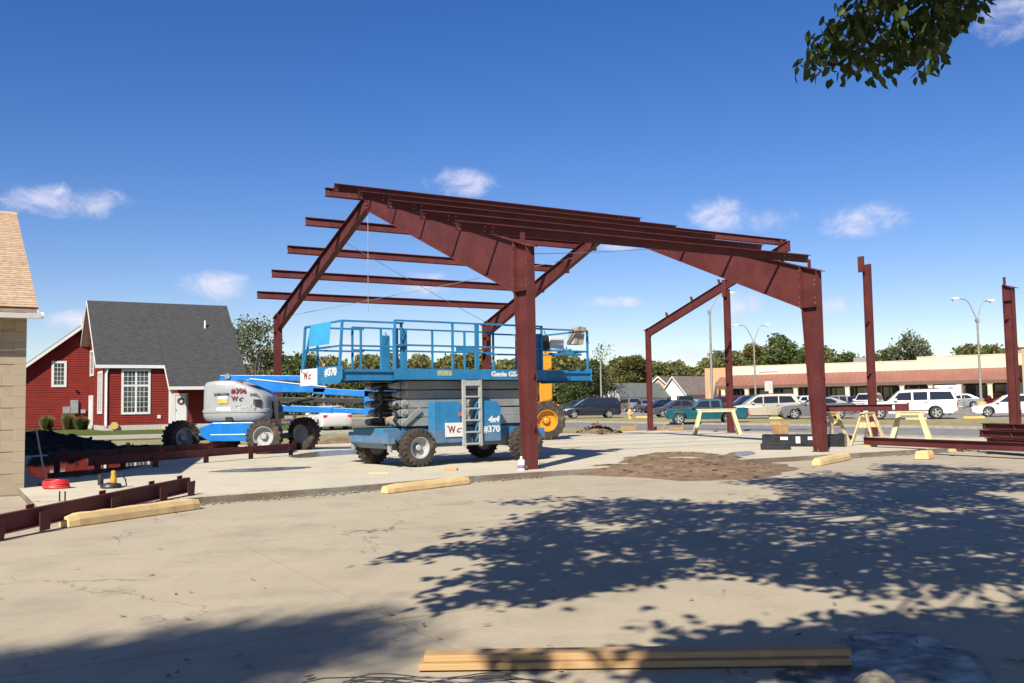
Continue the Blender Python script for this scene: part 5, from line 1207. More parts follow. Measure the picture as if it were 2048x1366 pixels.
W1 = pm('white_siding', (.76, .75, .71), .7, var=.06); W2 = pm('beige_siding', (.55, .42, .27), .7, var=.06)
g1 = cottage(1222, 132, 3.8, 9, 2.2, 3.9, R(-55), W1, roofmat('green_grey_roof', (.13, .145, .13)), 'white gabled garage with grey green roof beyond the car park', windows=False)
obj('garage_door', MB().box(-1.0, 1.0, -.05, -.005, -.2, 1.9), M_DOOR, g1)
cottage(1272, 158, 7, 8, 2.8, 6.0, R(20), W1, roofmat('tan_roof', (.36, .20, .11)), 'white house with tan roof peeping over the grey green garage roof')
cottage(1318, 138, 5.2, 9, 2.6, 4.9, R(-25), W2, roofmat('brown_roof', (.20, .15, .12)), 'beige gabled house with brown roof right of the far column')
cottage(1348, 136, 4.4, 12, 2.5, 4.8, R(-50), W1, roofmat('brown_grey_roof', (.19, .155, .13)), 'white gabled house with long brown grey roof left of the shopping centre')
cottage(1400, 150, 8, 8, 2.6, 4.2, R(-80), W1, roofmat('blue_grey_roof', (.16, .18, .185)), 'white house with blue grey roof against the shopping centre end')
# timber fence by the garage
p = at(1232, 800, 126); t_ = thing('board_fence', 'grey board fence behind the silver SUV', 'fence', (p.x, p.y, lotz(p)), R(-8))
for k in range(24): obj('board', MB().box(k * .21, k * .21 + .19, -.01, .01, 0, 1.5 + random.uniform(-.04, .04)), pm('fence_grey', (.22, .19, .16), .9), t_)
obj('fence_rail', MB().box(0, 5.02, .012, .06, 1.1, 1.2), MATS['fence_grey'], t_)

# ------------------------------------------------------------------ vehicles
M_TRIMB = pm('black_trim', (.018, .018, .02), .5); M_HEAD = glass('headlamp_glass', (.55, .57, .6), .08); M_TAIL = glass('tail_lamp', (.45, .012, .015), .15); M_PLATE = pm('number_plate', (.6, .6, .62), .4)
M_CHROME = pm('chrome', (.6, .6, .6), .15, .9)
CAR = {
    'sedan': dict(L=4.75, W=1.82, wb=(1.42, -1.36), r=.325,
        low=[(2.37, .32), (2.38, .56), (2.28, .68), (1.9, .77), (.98, .90), (-1.75, .98), (-2.28, .98), (-2.37, .88), (-2.36, .40), (-2.25, .25)],
        gh=[(1.10, .88), (.32, 1.36), (.05, 1.43), (-.75, 1.44), (-1.05, 1.40), (-1.92, .97)], win=[[(.78, .94), (.22, 1.33), (-.18, 1.37), (-.18, .95)], [(-.26, .95), (-.26, 1.37), (-.78, 1.37), (-1.12, 1.20), (-1.30, .98)]]),
    'muscle': dict(L=5.05, W=1.9, wb=(1.55, -1.45), r=.36,
        low=[(2.52, .36), (2.53, .62), (2.42, .80), (1.9, .90), (.85, .98), (-1.9, 1.08), (-2.42, 1.06), (-2.52, .92), (-2.5, .42), (-2.35, .27)],
        gh=[(.98, .96), (.15, 1.40), (-.1, 1.47), (-.85, 1.46), (-1.2, 1.40), (-2.05, 1.06)], win=[[(.66, 1.03), (.08, 1.36), (-.35, 1.40), (-.35, 1.04)], [(-.43, 1.04), (-.43, 1.40), (-.9, 1.38), (-1.3, 1.20), (-1.2, 1.07)]]),
    'minivan': dict(L=5.12, W=1.95, wb=(1.62, -1.45), r=.34,
        low=[(2.54, .34), (2.55, .66), (2.45, .82), (2.1, .92), (1.25, 1.08), (-2.40, 1.10), (-2.54, 1.0), (-2.55, .45), (-2.42, .27)],
        gh=[(1.45, 1.04), (.55, 1.62), (.25, 1.74), (-2.0, 1.76), (-2.28, 1.68), (-2.50, 1.08)], win=[[(1.05, 1.12), (.48, 1.55), (.10, 1.60), (.10, 1.10)], [(.02, 1.10), (.02, 1.60), (-1.0, 1.62), (-1.0, 1.11)], [(-1.08, 1.11), (-1.08, 1.62), (-1.95, 1.60), (-2.25, 1.14)]]),
    'suburban': dict(L=5.58, W=2.0, wb=(1.78, -1.55), r=.40,
        low=[(2.76, .45), (2.78, .78), (2.72, .98), (2.5, 1.06), (1.12, 1.16), (-2.70, 1.18), (-2.77, 1.1), (-2.78, .52), (-2.62, .38)],
        gh=[(1.30, 1.13), (.62, 1.74), (.40, 1.83), (-2.4, 1.85), (-2.58, 1.80), (-2.76, 1.16)], win=[[(.98, 1.20), (.60, 1.66), (-.12, 1.70), (-.12, 1.19)], [(-.24, 1.19), (-.24, 1.70), (-1.06, 1.71), (-1.06, 1.20)], [(-1.20, 1.20), (-1.20, 1.71), (-2.40, 1.70), (-2.60, 1.22)]]),
    'suv': dict(L=4.75, W=1.9, wb=(1.40, -1.35), r=.37,
        low=[(2.35, .42), (2.37, .76), (2.28, .95), (1.1, 1.08), (-2.28, 1.10), (-2.36, 1.0), (-2.37, .5), (-2.22, .34)],
        gh=[(1.22, 1.05), (.50, 1.62), (.25, 1.70), (-1.9, 1.72), (-2.1, 1.66), (-2.34, 1.08)], win=[[(.9, 1.12), (.45, 1.54), (-.10, 1.58), (-.10, 1.11)], [(-.2, 1.11), (-.2, 1.58), (-1.05, 1.58), (-1.05, 1.12)], [(-1.15, 1.12), (-1.15, 1.58), (-1.85, 1.56), (-2.12, 1.14)]]),
    'pickup': dict(L=5.15, W=1.78, wb=(1.72, -1.35), r=.37,
        low=[(2.55, .44), (2.57, .76), (2.48, .92), (.95, 1.02), (-.95, 1.04), (-2.52, 1.04), (-2.57, .98), (-2.57, .52), (-2.42, .38)],
        gh=[(1.05, 1.0), (.45, 1.50), (.25, 1.57), (-.78, 1.58), (-.92, 1.53), (-1.0, 1.02)], win=[[(.72, 1.07), (.38, 1.45), (-.18, 1.48), (-.18, 1.06)], [(-.30, 1.06), (-.30, 1.48), (-.80, 1.48), (-.86, 1.08)]]),
}
CACHE = {}
def car_meshes(style):
    if style in CACHE: return CACHE[style]
    c = CAR[style]; W = c['W'] / 2; r = c['r']; out = {}
    low = c['low']; bot = low[-1][1] - .02
    arch = []
    for wx in sorted(c['wb']):            # along the underside from rear to front
        R_ = r + .07; zc = r
        a0 = math.asin(max(-1, min(1, (bot - zc) / R_)))
        arch += [(wx + R_ * math.cos(math.pi - a0 - (math.pi - 2 * a0) * k / 8), zc + R_ * math.sin(math.pi - a0 - (math.pi - 2 * a0) * k / 8)) for k in range(9)]
    poly = low + [(low[-1][0] + .08, bot)] + arch + [(low[0][0] - .18, bot)]
    mb = MB(); zc = .65; n = len(poly)
    lay_ = [(-W, .955, .90), (-W + .05, .99, .985), (-W + .16, 1.0, 1.0), (-W * .5, 1.012, 1.012), (W * .5, 1.012, 1.012), (W - .16, 1.0, 1.0), (W - .05, .99, .985), (W, .955, .90)]
    for y, sx, sz in lay_: mb.v += [(x * sx, y, zc + (z - zc) * sz if z > zc else zc + (z - zc)) for x, z in poly]
    for i in range(len(lay_) - 1):
        for k in range(n): mb.f.append((i * n + k, i * n + (k + 1) % n, (i + 1) * n + (k + 1) % n, (i + 1) * n + k))
    mb.f += [tuple(range(n)), tuple((len(lay_) - 1) * n + k for k in range(n))]
    out['body'] = mb
    gh = c['gh']; zt = max(z for _, z in gh); zb = min(z for _, z in gh); wb_, wt = W - .07, W - .24
    yw = lambda z: wb_ + (wt - wb_) * (z - zb) / (zt - zb)
    g = MB(); n = len(gh)
    for s in (-1, -.86, .86, 1): g.v += [(x, s * yw(z), z + (.03 if abs(s) < 1 and z > zb + .2 else 0)) for x, z in gh]
    for i in range(3):
        for k in range(n): g.f.append((i * n + k, i * n + (k + 1) % n, (i + 1) * n + (k + 1) % n, (i + 1) * n + k))
    g.f += [tuple(range(n)), tuple(3 * n + k for k in range(n))]
    out['cabin'] = g
    out['side'] = []
    for s in (-1, 1):
        for w in c['win']:
            out['side'].append(MB().add([(x, s * (yw(z) + .009), z) for x, z in w], [tuple(range(len(w)))]))
    (xa, za), (xb, zb2) = gh[0], gh[1]; nx, nz = (zb2 - za), (xa - xb); l = math.hypot(nx, nz); nx, nz = nx / l * .035, nz / l * .035
    f = lambda t: (xa + (xb - xa) * t + nx, za + (zb2 - za) * t + nz)
    p, q = f(.12), f(.95); out['front'] = MB().add([(p[0], -yw(za) + .1, p[1]), (p[0], yw(za) - .1, p[1]), (q[0], yw(zb2) - .07, q[1]), (q[0], -yw(zb2) + .07, q[1])], [(0, 1, 2, 3)])
    (xa, za), (xb, zb2) = gh[-1], gh[-2]; nx, nz = -(zb2 - za), (xb - xa); l = math.hypot(nx, nz); nx, nz = nx / l * .035, nz / l * .035
    f2 = lambda t: (xa + (xb - xa) * t + nx, za + (zb2 - za) * t + nz)
    p, q = f2(.16), f2(.92); out['rear'] = MB().add([(p[0], -yw(za) + .12, p[1]), (p[0], yw(za) - .12, p[1]), (q[0], yw(zb2) - .1, q[1]), (q[0], -yw(zb2) + .1, q[1])], [(0, 1, 2, 3)])
    for k in ('body', 'cabin', 'front', 'rear'): out[k] = out[k]
    CACHE[style] = out; return out

def car(style, loc, head, paint, label, cat='car', name='parked_car', scale=1.0, flip=False, group='vehicles in the car park', tail_z=None):
    c = CAR[style]; W = c['W'] / 2; L = c['L'] / 2; r = c['r']; P = car_meshes(style)
    t_ = thing(name, label, cat, loc, head, group); t_.scale = (scale,) * 3
    zc = r; bot = c['low'][-1][1]
    b = obj('body', P['body'], paint, t_, smooth=True); g = obj('cabin', P['cabin'], paint, t_, smooth=True)
    for s in P['side']: obj('side_window', s, M_CGLASS, g, fix=True)
    obj('windscreen', P['front'], M_CGLASS, g); obj('rear_window', P['rear'], M_CGLASS, g)
    hz = [z for x, z in c['low'] if x > 1.5]; zl = max(z for x, z in c['low'][:3]) - .1
    for s in (-1, 1):
        obj('headlight', MB().box(L - .22, L - .02, min(s * (W - .42), s * (W - .09)), max(s * (W - .42), s * (W - .09)), zl - .10, zl + .03), M_HEAD, b, bevel=.02)
        zt_ = c['low'][-4][1] - .06 if style in ('sedan', 'muscle') else c['low'][-4][1] - .10
        tall = .16 if style in ('sedan', 'muscle') else .36
        obj('tail_light', MB().box(-L - .005, -L + .24, min(s * (W - .38 if tall < .2 else s * 0 + W - .2), s * (W - .035)), max(s * (W - .38 if tall < .2 else W - .2), s * (W - .035)), zt_ - tall, zt_), M_TAIL, b, bevel=.015)
        obj('door_mirror', MB().box(.72, .92, min(s * (W - .06), s * (W + .14)), max(s * (W - .06), s * (W + .14)), c['gh'][0][1] + .02, c['gh'][0][1] + .17), paint, g, bevel=.02)
        for x in ((.15, -.85) if style != 'pickup' else (.0,)): obj('door_handle', MB().box(x - .2, x, min(s * (W - .004), s * (W + .012)), max(s * (W - .004), s * (W + .012)), c['gh'][0][1] - .13, c['gh'][0][1] - .09), M_TRIMB if style != 'suburban' else M_TRIMB, b)
        for wx in c['wb']:
            e = bpy.data.objects.new('wheel', None); COL.objects.link(e); e.parent = t_; e.location = (wx, s * (W - .115), r); e.empty_display_size = .1
            key = (style, s)
            if key not in CACHE:
                T = MB().lathe([(r * .62, -.1), (r * .7, -.112), (r * .93, -.10), (r, -.065), (r, .065), (r * .93, .10), (r * .7, .112), (r * .62, .1)], 'y', (0, 0, 0), 24)
                Rm = MB().lathe([(r * .66, s * .106), (r * .60, s * .104), (r * .56, s * .06)], 'y', (0, 0, 0), 24)
                for k in range(5):
                    a = 2 * math.pi * k / 5; d = Vector((math.cos(a), 0, math.sin(a))); nn_ = Vector((-d.z, 0, d.x)); y0 = Vector((0, s * .092, 0)); y1 = Vector((0, s * .06, 0))
                    Rm.add([d * r * .08 - nn_ * r * .10 + y0, d * r * .08 + nn_ * r * .10 + y0, d * r * .60 + nn_ * r * .13 + y0, d * r * .60 - nn_ * r * .13 + y0], [(0, 1, 2, 3)])
                Rm.lathe([(r * .17, s * .06), (r * .16, s * .10), (.001, s * .10)], 'y', (0, 0, 0), 14)
                D_ = MB().lathe([(r * .64, s * .035), (.001, s * .035)], 'y', (0, 0, 0), 20)
                CACHE[key] = (mesh(T, 'tyre'), mesh(Rm, 'rim'), mesh(D_, 'brake_disc'))
            a_, b_, c_ = CACHE[key]
            obj('tyre', a_, M_TYRE2, e, smooth=True); obj('rim', b_, M_ALLOY, e); obj('brake_disc', c_, M_TRIMB, e)
    obj('grille', MB().box(L - .06, L + .012, -W * .5, W * .5, zl - .12, zl - .0), M_TRIMB, b); obj('lower_grille', MB().box(L - .10, L - .0, -W * .7, W * .7, bot + .06, bot + .20), M_TRIMB, b)
    obj('number_plate', MB().box(-L - .012, -L + .05, -.17, .17, c['low'][-4][1] - .40, c['low'][-4][1] - .27), M_PLATE, b)
    obj('sill', MB().box(c['wb'][1] + r + .1, c['wb'][0] - r - .1, -W + .02, W - .02, bot - .04, bot + .04), M_TRIMB, b)
    for x in ((-.20, ) if style == 'pickup' else (-.22, )):
        obj('door_gap', MB().box(x - .006, x + .006, -W - .002, W + .002, bot + .1, c['gh'][0][1] - .03), M_TRIMB, b)
    if style == 'pickup':
        obj('bed_liner', MB().box(-2.45, -1.05, -W + .12, W - .12, 1.045, 1.052), M_TRIMB, b); obj('rear_bumper', MB().box(-L - .1, -L + .02, -W + .06, W - .06, .48, .66), M_CHROME, b); obj('wheel_arch_trim', MB().box(1.4, 2.1, -W - .006, W + .006, .80, .83), M_CHROME, b)
    if style in ('suburban', 'suv', 'minivan'):
        for s in (-1, 1): obj('roof_rail', MB().bar((.1, s * (W - .34), max(z for _, z in c['gh']) + .07), (-1.8, s * (W - .34), max(z for _, z in c['gh']) + .07), .04, .04), M_TRIMB, g)
    if style == 'suburban': obj('side_trim', MB().box(-1.1, 1.3, -W - .004, W + .004, .50, .56), M_TRIMB, b)
    return t_
def paint(name, col, rough=.25, metal=0.0): return pm('paint_' + name, col, rough, metal, var=.03, scale=1, coat=.6)
PW_ = paint('white', (.74, .73, .70)); PSIL = paint('silver', (.36, .37, .38), .3, .5); PGREY = paint('graphite', (.085, .09, .10), .3, .4); PCHAR = paint('steel_grey', (.20, .205, .21), .3, .5); PBLK = paint('black', (.012, .013, .016)); PTEAL = paint('teal', (.0, .085, .105)); PCREAM = paint('champagne', (.56, .49, .37), .3, .3); PMAR = paint('maroon', (.12, .012, .018)); PRED = paint('red', (.30, .015, .02)); PNAVY = paint('navy', (.012, .02, .05)); PLBLUE = paint('pale_blue', (.25, .31, .40), .3, .4); PGRN = paint('dark_green', (.02, .045, .04))
def spot(px, Y, dz=0.0):
    p = at(px, 820, Y); return (p.x, p.y, lotz(p) + dz)
car('minivan', spot(1182, 83), R(184), PBLK, 'black minivan parked side-on behind the telehandler', 'minivan')
car('suv', spot(1257, 122), R(104), PSIL, 'silver SUV seen from behind, past the fire hydrant', 'SUV')
car('sedan', spot(1354, 82), R(183), PGREY, 'dark grey sedan between the far column and the teal pickup', 'car')
p = at(1412, 847, 60); car('pickup', (p.x, p.y, -.10), R(173), PTEAL, 'teal pickup truck driving on the road behind the lone sawhorse', 'pickup', name='pickup_truck', group='vehicles on the road')
car('minivan', spot(1526, 70), R(172), PCREAM, 'champagne coloured minivan parked behind the street sign', 'minivan')
car('muscle', spot(1632, 66), R(170), PCHAR, 'steel grey sedan parked partly behind the big right column', 'car')
car('suburban', spot(1818, 60.5), R(160), PW_, 'large white SUV with dark windows parked beside the cart shelter', 'SUV')
car('sedan', spot(2022, 62), R(157), PW_, 'white sedan with its bonnet showing left of the lone corner column', 'car')
car('sedan', spot(1918, 100), R(160), PSIL, 'silver sedan parked behind the cart shelter', 'car')
car('sedan', spot(1978, 104), R(200), PMAR, 'maroon sedan parked behind the yellow lamp post base', 'car')
car('sedan', spot(1704, 92), R(215), PMAR, 'maroon sedan showing its front right of the big right column', 'car')
car('suv', spot(1736, 84), R(238), PW_, 'white SUV facing forward beside the slender steel post', 'SUV')
car('pickup', spot(1672, 84), R(165), PNAVY, 'navy pickup behind the steel grey sedan', 'pickup')
car('pickup', spot(1606, 104), R(190), PW_, 'white pickup by the shop arcade behind the champagne minivan', 'pickup')
car('suburban', spot(1372, 112), R(262), PGRN, 'dark green SUV facing the camera above the teal pickup', 'SUV')
car('sedan', spot(1406, 116), R(185), PRED, 'red sedan at the end of the shopping centre', 'car')
car('suv', spot(1440, 98), R(186), PMAR, 'maroon SUV behind the end wall post', 'SUV')
car('suv', spot(1496, 80), R(175), PNAVY, 'navy SUV hidden behind the champagne minivan', 'SUV')
car('pickup', spot(1150, 112), R(185), PGRN, 'dark green pickup behind the black minivan', 'pickup')
car('sedan', spot(1290, 112), R(95), PLBLUE, 'pale blue sedan seen from behind beside the silver SUV', 'car')
car('sedan', spot(1322, 106), R(190), PBLK, 'black sedan just right of the far column', 'car')
car('sedan', spot(1876, 112), R(180), PNAVY, 'navy sedan behind the white SUV roof', 'car')
p = at(652, 850, 58); car('sedan', (p.x, p.y, -.015), R(118), PW_, 'white sedan seen from behind between the two blue lifts', 'car', group='vehicles by the drive')

# ------------------------------------------------------------------ street furniture
def lamp_post(px, Y, ztop, arms, label, base=False, zb=None, tip=None):
    p = at(px, 815, Y); zb = lotz(p) if zb is None else zb
    t_ = thing('lamp_post', label, 'lamp post', (p.x, p.y, zb), 0, 'car park lamp posts'); zs_ = ztop - 1.6
    obj('pole', MB().tube([(0, 0, 0), (0, 0, zs_)], [.12, .075], 10), M_POLE, t_, smooth=True)
    obj('collar', MB().box(-.13, .13, -.13, .13, zs_ - .25, zs_), M_POLE, t_)
    for dx, dz in arms:
        pts = [(0, 0, zs_ - .1), (dx * .35, 0, zs_ + dz * .62), (dx * .62, 0, zs_ + dz * .94), (dx, 0, zs_ + dz)]
        sp = []
        for i in range(3):
            a, b, c, d = [Vector(pts[max(0, min(3, i + k))]) for k in (-1, 0, 1, 2)]
            for k in range(5): t = k / 5; sp.append(.5 * ((2 * b) + (-a + c) * t + (2 * a - 5 * b + 4 * c - d) * t * t + (-a + 3 * b - 3 * c + d) * t ** 3))
        ar = obj('arm', MB().tube(sp + [Vector(pts[3])], .045, 8), M_POLE, t_, smooth=True); s = 1 if dx > 0 else -1
        hd = obj('lamp_head', MB().prism([(dx, zs_ + dz + .02), (dx + s * .15, zs_ + dz + .12), (dx + s * .55, zs_ + dz + .10), (dx + s * .72, zs_ + dz - .02), (dx + s * .1, zs_ + dz - .06)], 'y', -.16, .16), M_LAMP, ar, bevel=.03)
        obj('lens', MB().prism([(dx + s * .22, zs_ + dz - .062), (dx + s * .60, zs_ + dz - .04), (dx + s * .5, zs_ + dz - .15), (dx + s * .3, zs_ + dz - .15)], 'y', -.13, .13), M_PLATE, hd)
    if base: obj('pole_base', MB().lathe([(0, 0), (.38, 0), (.38, .85), (0, .85)], 'z', (0, 0, 0), 18), M_STOPY, t_)
    return t_
lamp_post(1425, 74, 10.1, ((1.35, 1.3),), 'tall single-arm lamp post left of the end wall post')
lamp_post(1512, 99, 9.0, ((-1.55, 1.75), (1.15, 1.7)), 'double-arm lamp post before the shop sign')
lamp_post(1963, 77, 9.2, ((-1.4, 1.7), (.85, 1.5)), 'double-arm lamp post with yellow base beside the lone corner column', base=True)
lamp_post(1203, 96, 7.6, ((1.2, .7),), 'thin single-arm lamp post in front of the bare tree')
lamp_post(648, 88, 7.0, ((-1.3, .9),), 'thin lamp post seen through the scissor lift railing', zb=0)
p = at(1539, 836, 71); t_ = thing('street_sign', 'back of a small pale traffic sign on a thin post', 'sign', (p.x, p.y, .0), R(5))
obj('post', MB().box(-.03, .03, -.02, .02, -.1, 2.75), M_POLE, t_); obj('sign_plate', MB().box(-.3, .3, -.032, -.022, 2.02, 2.78), pm('sign_back', (.62, .56, .54), .5), t_, bevel=.004)
p = at(1260, 838, 77); t_ = thing('fire_hydrant', 'yellow fire hydrant on the dry grass verge', 'fire hydrant', (p.x, p.y, 0), 0)
M_HYD = pm('hydrant_yellow', (.70, .50, .17), .5); hb_ = obj('barrel', MB().lathe([(.19, 0), (.19, .06), (.13, .07), (.13, .55), (.17, .56), (.17, .62), (.15, .70), (.09, .77), (.03, .79), (.03, .84), (0, .84)], 'z', (0, 0, 0), 18), M_HYD, t_, smooth=True)
obj('side_nozzle', MB().tube([(-.24, 0, .46), (.24, 0, .46)], .07, 10), M_HYD, hb_); obj('front_nozzle', MB().tube([(0, -.24, .42), (0, 0, .42)], .085, 10), M_HYD, hb_)
for k, (px, Y, lab) in enumerate(((1286, 79, 'yellow parking stop near the fire hydrant'), (1556, 66, 'yellow parking stop in front of the steel grey sedan'), (1832, 57.5, 'yellow parking stop under the white SUV tail'), (1948, 58.5, 'yellow parking stop before the white sedan'), (1445, 79, 'yellow parking stop behind the lone sawhorse'))):
    p = at(px, 835, Y); o = obj('parking_stop', MB().prism([(-.09, 0), (.09, 0), (.06, .14), (-.06, .14)], 'x', -.6, .6), M_STOPY, None, bevel=.02); o.location = (p.x, p.y, lotz(p)); o.rotation_euler = (0, 0, R(-20)); tag(o, lab, 'parking stop', 'yellow parking stops of the car park')
# cart shelter
p = at(1897, 822, 68); t_ = thing('cart_shelter', 'cart shelter of thin posts with a white board, beside the large white SUV', 'cart shelter', (p.x, p.y, lotz(p)), R(-30))
for x in (-.9, .9):
    for y in (0, 2.2): obj('post', MB().tube([(x, y, 0), (x, y, 2.15)], .03, 6), M_POLE, t_)
for z in (.5, .9):
    for x in (-.9, .9): obj('side_rail', MB().tube([(x, 0, z), (x, 2.2, z)], .025, 6), M_POLE, t_)
obj('sign_board', MB().box(-.86, .86, -.03, .03, 1.55, 2.18), M_WHITE, t_); obj('sign_emblem', MB().lathe([(.0, 0), (.2, 0)], 'y', (.2, -.034, 1.86), 14), pm('grey_blue_print', (.3, .33, .42), .6), t_)
for k in range(3):
    o = thing('shopping_cart', ['shopping cart nested first in the cart shelter', 'shopping cart nested second in the cart shelter', 'shopping cart nested third in the cart shelter'][k], 'cart', tuple(Vector((p.x, p.y, lotz(p))) + Matrix.Rotation(R(-30), 3, 'Z') @ Vector((-.2, .3 + .4 * k, 0))), R(-30), 'shopping carts')
    mb = MB()
    for z in (.45, .6, .75, .95): mb.tube([(-.25, -.4, z), (.25, -.4, z), (.28, .4, z), (-.28, .4, z), (-.25, -.4, z)], .012, 5)
    for x in (-.25, -.08, .08, .25): mb.tube([(x, -.4, .45), (x, -.4, .95)], .008, 5); mb.tube([(x, .4, .45), (x, .4, .95)], .008, 5)
    obj('basket', mb, M_POLE, o)
    for x in (-.22, .22):
        for y in (-.35, .35): obj('wheel', MB().tube([(x - .015, y, .06), (x + .015, y, .06)], .06, 8), M_TRIMB, o); 
    obj('frame', MB().tube([(-.22, -.35, .1), (-.22, .35, .12), (-.22, .45, 1.0)], .015, 5).tube([(.22, -.35, .1), (.22, .35, .12), (.22, .45, 1.0)], .015, 5), M_POLE, o)

# ------------------------------------------------------------------ trees
def leaf_cloud(P, D, S, ln, wd):
    """P base points, D direction, S side vectors; returns vertex array and quads of folded leaves"""
    n = len(P); Nn = np.cross(D, S); ln = ln[:, None]; wd = wd[:, None]
    v = np.stack([P, P + D * ln * .35 + S * wd * .5 + Nn * wd * .12, P + D * ln * .72 + S * wd * .36 + Nn * wd * .08, P + D * ln, P + D * ln * .72 - S * wd * .36 + Nn * wd * .08, P + D * ln * .35 - S * wd * .5 + Nn * wd * .12], 1).reshape(-1, 3)
    b = np.arange(n)[:, None] * 6
    f = np.concatenate([b + np.array([0, 1, 2, 3]), b + np.array([0, 3, 4, 5])], 1).reshape(-1, 4)
    return v, f
def np_mesh(name, v, f):
    me = bpy.data.meshes.new(name); me.vertices.add(len(v)); me.vertices.foreach_set('co', v.astype(np.float32).ravel())
    k = f.shape[1]; me.loops.add(f.size); me.loops.foreach_set('vertex_index', f.astype(np.int32).ravel()); me.polygons.add(len(f)); me.polygons.foreach_set('loop_start', np.arange(0, f.size, k, dtype=np.int32)); me.polygons.foreach_set('loop_total', np.full(len(f), k, dtype=np.int32))
    me.update(); me.validate(); return me
def rnd_frames(rg, n, droop=0.0):
    D = rg.normal(size=(n, 3)); D[:, 2] -= droop; D /= np.linalg.norm(D, axis=1, keepdims=True)
    q = rg.normal(size=(n, 3)); S = np.cross(D, q); S /= np.linalg.norm(S, axis=1, keepdims=True); return D, S

# a few crown shapes for the trees beyond the car park
def crown_mesh(seed, w, h, n, leaf, blobs=16, sparse=1.0, shell=.55, z0=.25):
    rg = np.random.default_rng(seed); c = []
    for k in range(blobs):
        a = rg.uniform(0, 6.28); zz = rg.uniform(z0, .95); rr = (1 - abs(zz - .5) ** 1.6 * 1.9) * rg.uniform(.25, .8)
        c.append((rr * w * .5 * math.cos(a), rr * w * .5 * math.sin(a), zz * h, rg.uniform(.13, .26) * w))
    c = np.array(c); i = rg.integers(0, len(c), n); d = rg.normal(size=(n, 3)); d /= np.linalg.norm(d, axis=1, keepdims=True)
    rad = c[i, 3] * (shell + (1 - shell) * rg.random(n)) * rg.uniform(.85, 1.15, n)
    P = c[i, :3] + d * rad[:, None] * np.array([1, 1, .8]); D, S = rnd_frames(rg, n, .3)
    v, f = leaf_cloud(P, D, S, leaf * rg.uniform(.6, 1.3, n), leaf * rg.uniform(.5, 1.0, n)); return np_mesh('crown', v, f), c
def trunk_mesh(c, h, r, seed, lean=.0):
    rg = random.Random(seed); mb = MB(); top = Vector((lean * h, 0, h * .62))
    mb.tube([(0, 0, -.3), (lean * h * .2, .03 * h, h * .22), (lean * h * .6, 0, h * .42), tuple(top)], [r, r * .75, r * .55, r * .25], 8)
    for k in range(min(9, len(c))):
        e = Vector(c[k][:3]); s = Vector((lean * h * .4, 0, h * rg.uniform(.22, .45))); m_ = s.lerp(e, .5) + Vector((0, 0, .05 * h)); mb.tube([s, m_, e], [r * .4, r * .25, r * .08], 6)
    return mesh(mb, 'trunk')
LEAF = {'green': leafmat('leaf_green', [(.05, .08, .018), (.085, .12, .03), (.125, .15, .04), (.065, .10, .025)]), 'olive': leafmat('leaf_olive', [(.12, .115, .032), (.17, .155, .042), (.085, .10, .03), (.21, .175, .05)]),
        'dark': leafmat('leaf_dark', [(.05, .075, .024), (.08, .11, .034), (.11, .13, .042)]), 'grey': leafmat('leaf_greygreen', [(.14, .16, .085), (.19, .205, .12), (.10, .12, .065)]), 'gold': leafmat('leaf_gold', [(.15, .12, .025), (.21, .155, .035), (.10, .095, .022)])}
VAR = []
for k, (w, h, n, lf, bl) in enumerate(((8, 9, 5200, .34, 18), (9, 10, 6000, .36, 20), (6, 9, 3600, .30, 14), (7, 8, 4200, .32, 15))):
    me, c = crown_mesh(30 + k, w, h, n, lf, bl, z0=.18); VAR.append((me, trunk_mesh(c, h, .22, k), w, h))
SPARSE = crown_mesh(61, 5.5, 8.5, 1500, .26, 22, shell=.2); SPT = trunk_mesh(SPARSE[1], 8.5, .16, 8); BARE = crown_mesh(66, 6.5, 9.5, 420, .22, 26, shell=.1); BRT = trunk_mesh(BARE[1], 9.5, .2, 9)
def tree(px, Y, top_y, kind, var, label, wscale=1.0, group=None, rot=None):
    p = at(px, top_y, Y); me, tr, w, h = VAR[var] if isinstance(var, int) else ((SPARSE[0], SPT, 5.5, 8.5) if var == 'sparse' else (BARE[0], BRT, 6.5, 9.5))
    H_ = p.z * 1.02; s = H_ / h
    t_ = thing('tree', label, 'tree', (p.x, p.y, 0), rot if rot is not None else random.uniform(0, 6.28), group); t_.scale = (s * wscale, s * wscale, s)
    m2 = me.copy(); m2.materials.clear(); m2.materials.append(LEAF[kind]); obj('crown', m2, None, t_); obj('trunk', tr, M_BARK, t_, smooth=True); return t_
tree(512, 92, 640, 'grey', 'sparse', 'slender pale green tree with thin foliage right of the red house roof', 1.0)
tree(478, 98, 655, 'grey', 'sparse', 'thin pale tree rising behind the right edge of the charcoal roof', .8)
tree(535, 100, 705, 'dark', 2, 'dark bushy tree between the red house and the far left column', 1.1)
tree(590, 112, 702, 'green', 3, 'green tree just right of the far left column', 1.1)
tree(1546, 150, 676, 'green', 1, 'big round green tree above the shop sign', 1.15)
tree(1512, 156, 694, 'gold', 2, 'golden green tree left of the big round green tree', .95)
tree(1600, 158, 690, 'green', 0, 'green tree behind the big right column', 1.0)
tree(1824, 150, 668, 'grey', 0, 'tall pale green tree rising alone above the cream parapet', .82)
tree(1778, 156, 700, 'green', 2, 'smaller green tree left of the tall one above the cream parapet', 1.1)
tree(1688, 162, 702, 'green', 3, 'broad green tree between the big right column and the slender post', 1.2)
tree(1208, 128, 686, 'olive', 'bare', 'half bare tree with thin twigs beside the thin lamp post', 1.0)
tree(1170, 120, 725, 'dark', 1, 'dark leafy tree right behind the scissor lift platform end', 1.2)
tree(1268, 150, 715, 'olive', 2, 'pointed olive green tree behind the white garage', 1.0)
tree(1445, 160, 706, 'grey', 2, 'greyish tree behind the tall single-arm lamp post', 1.1)
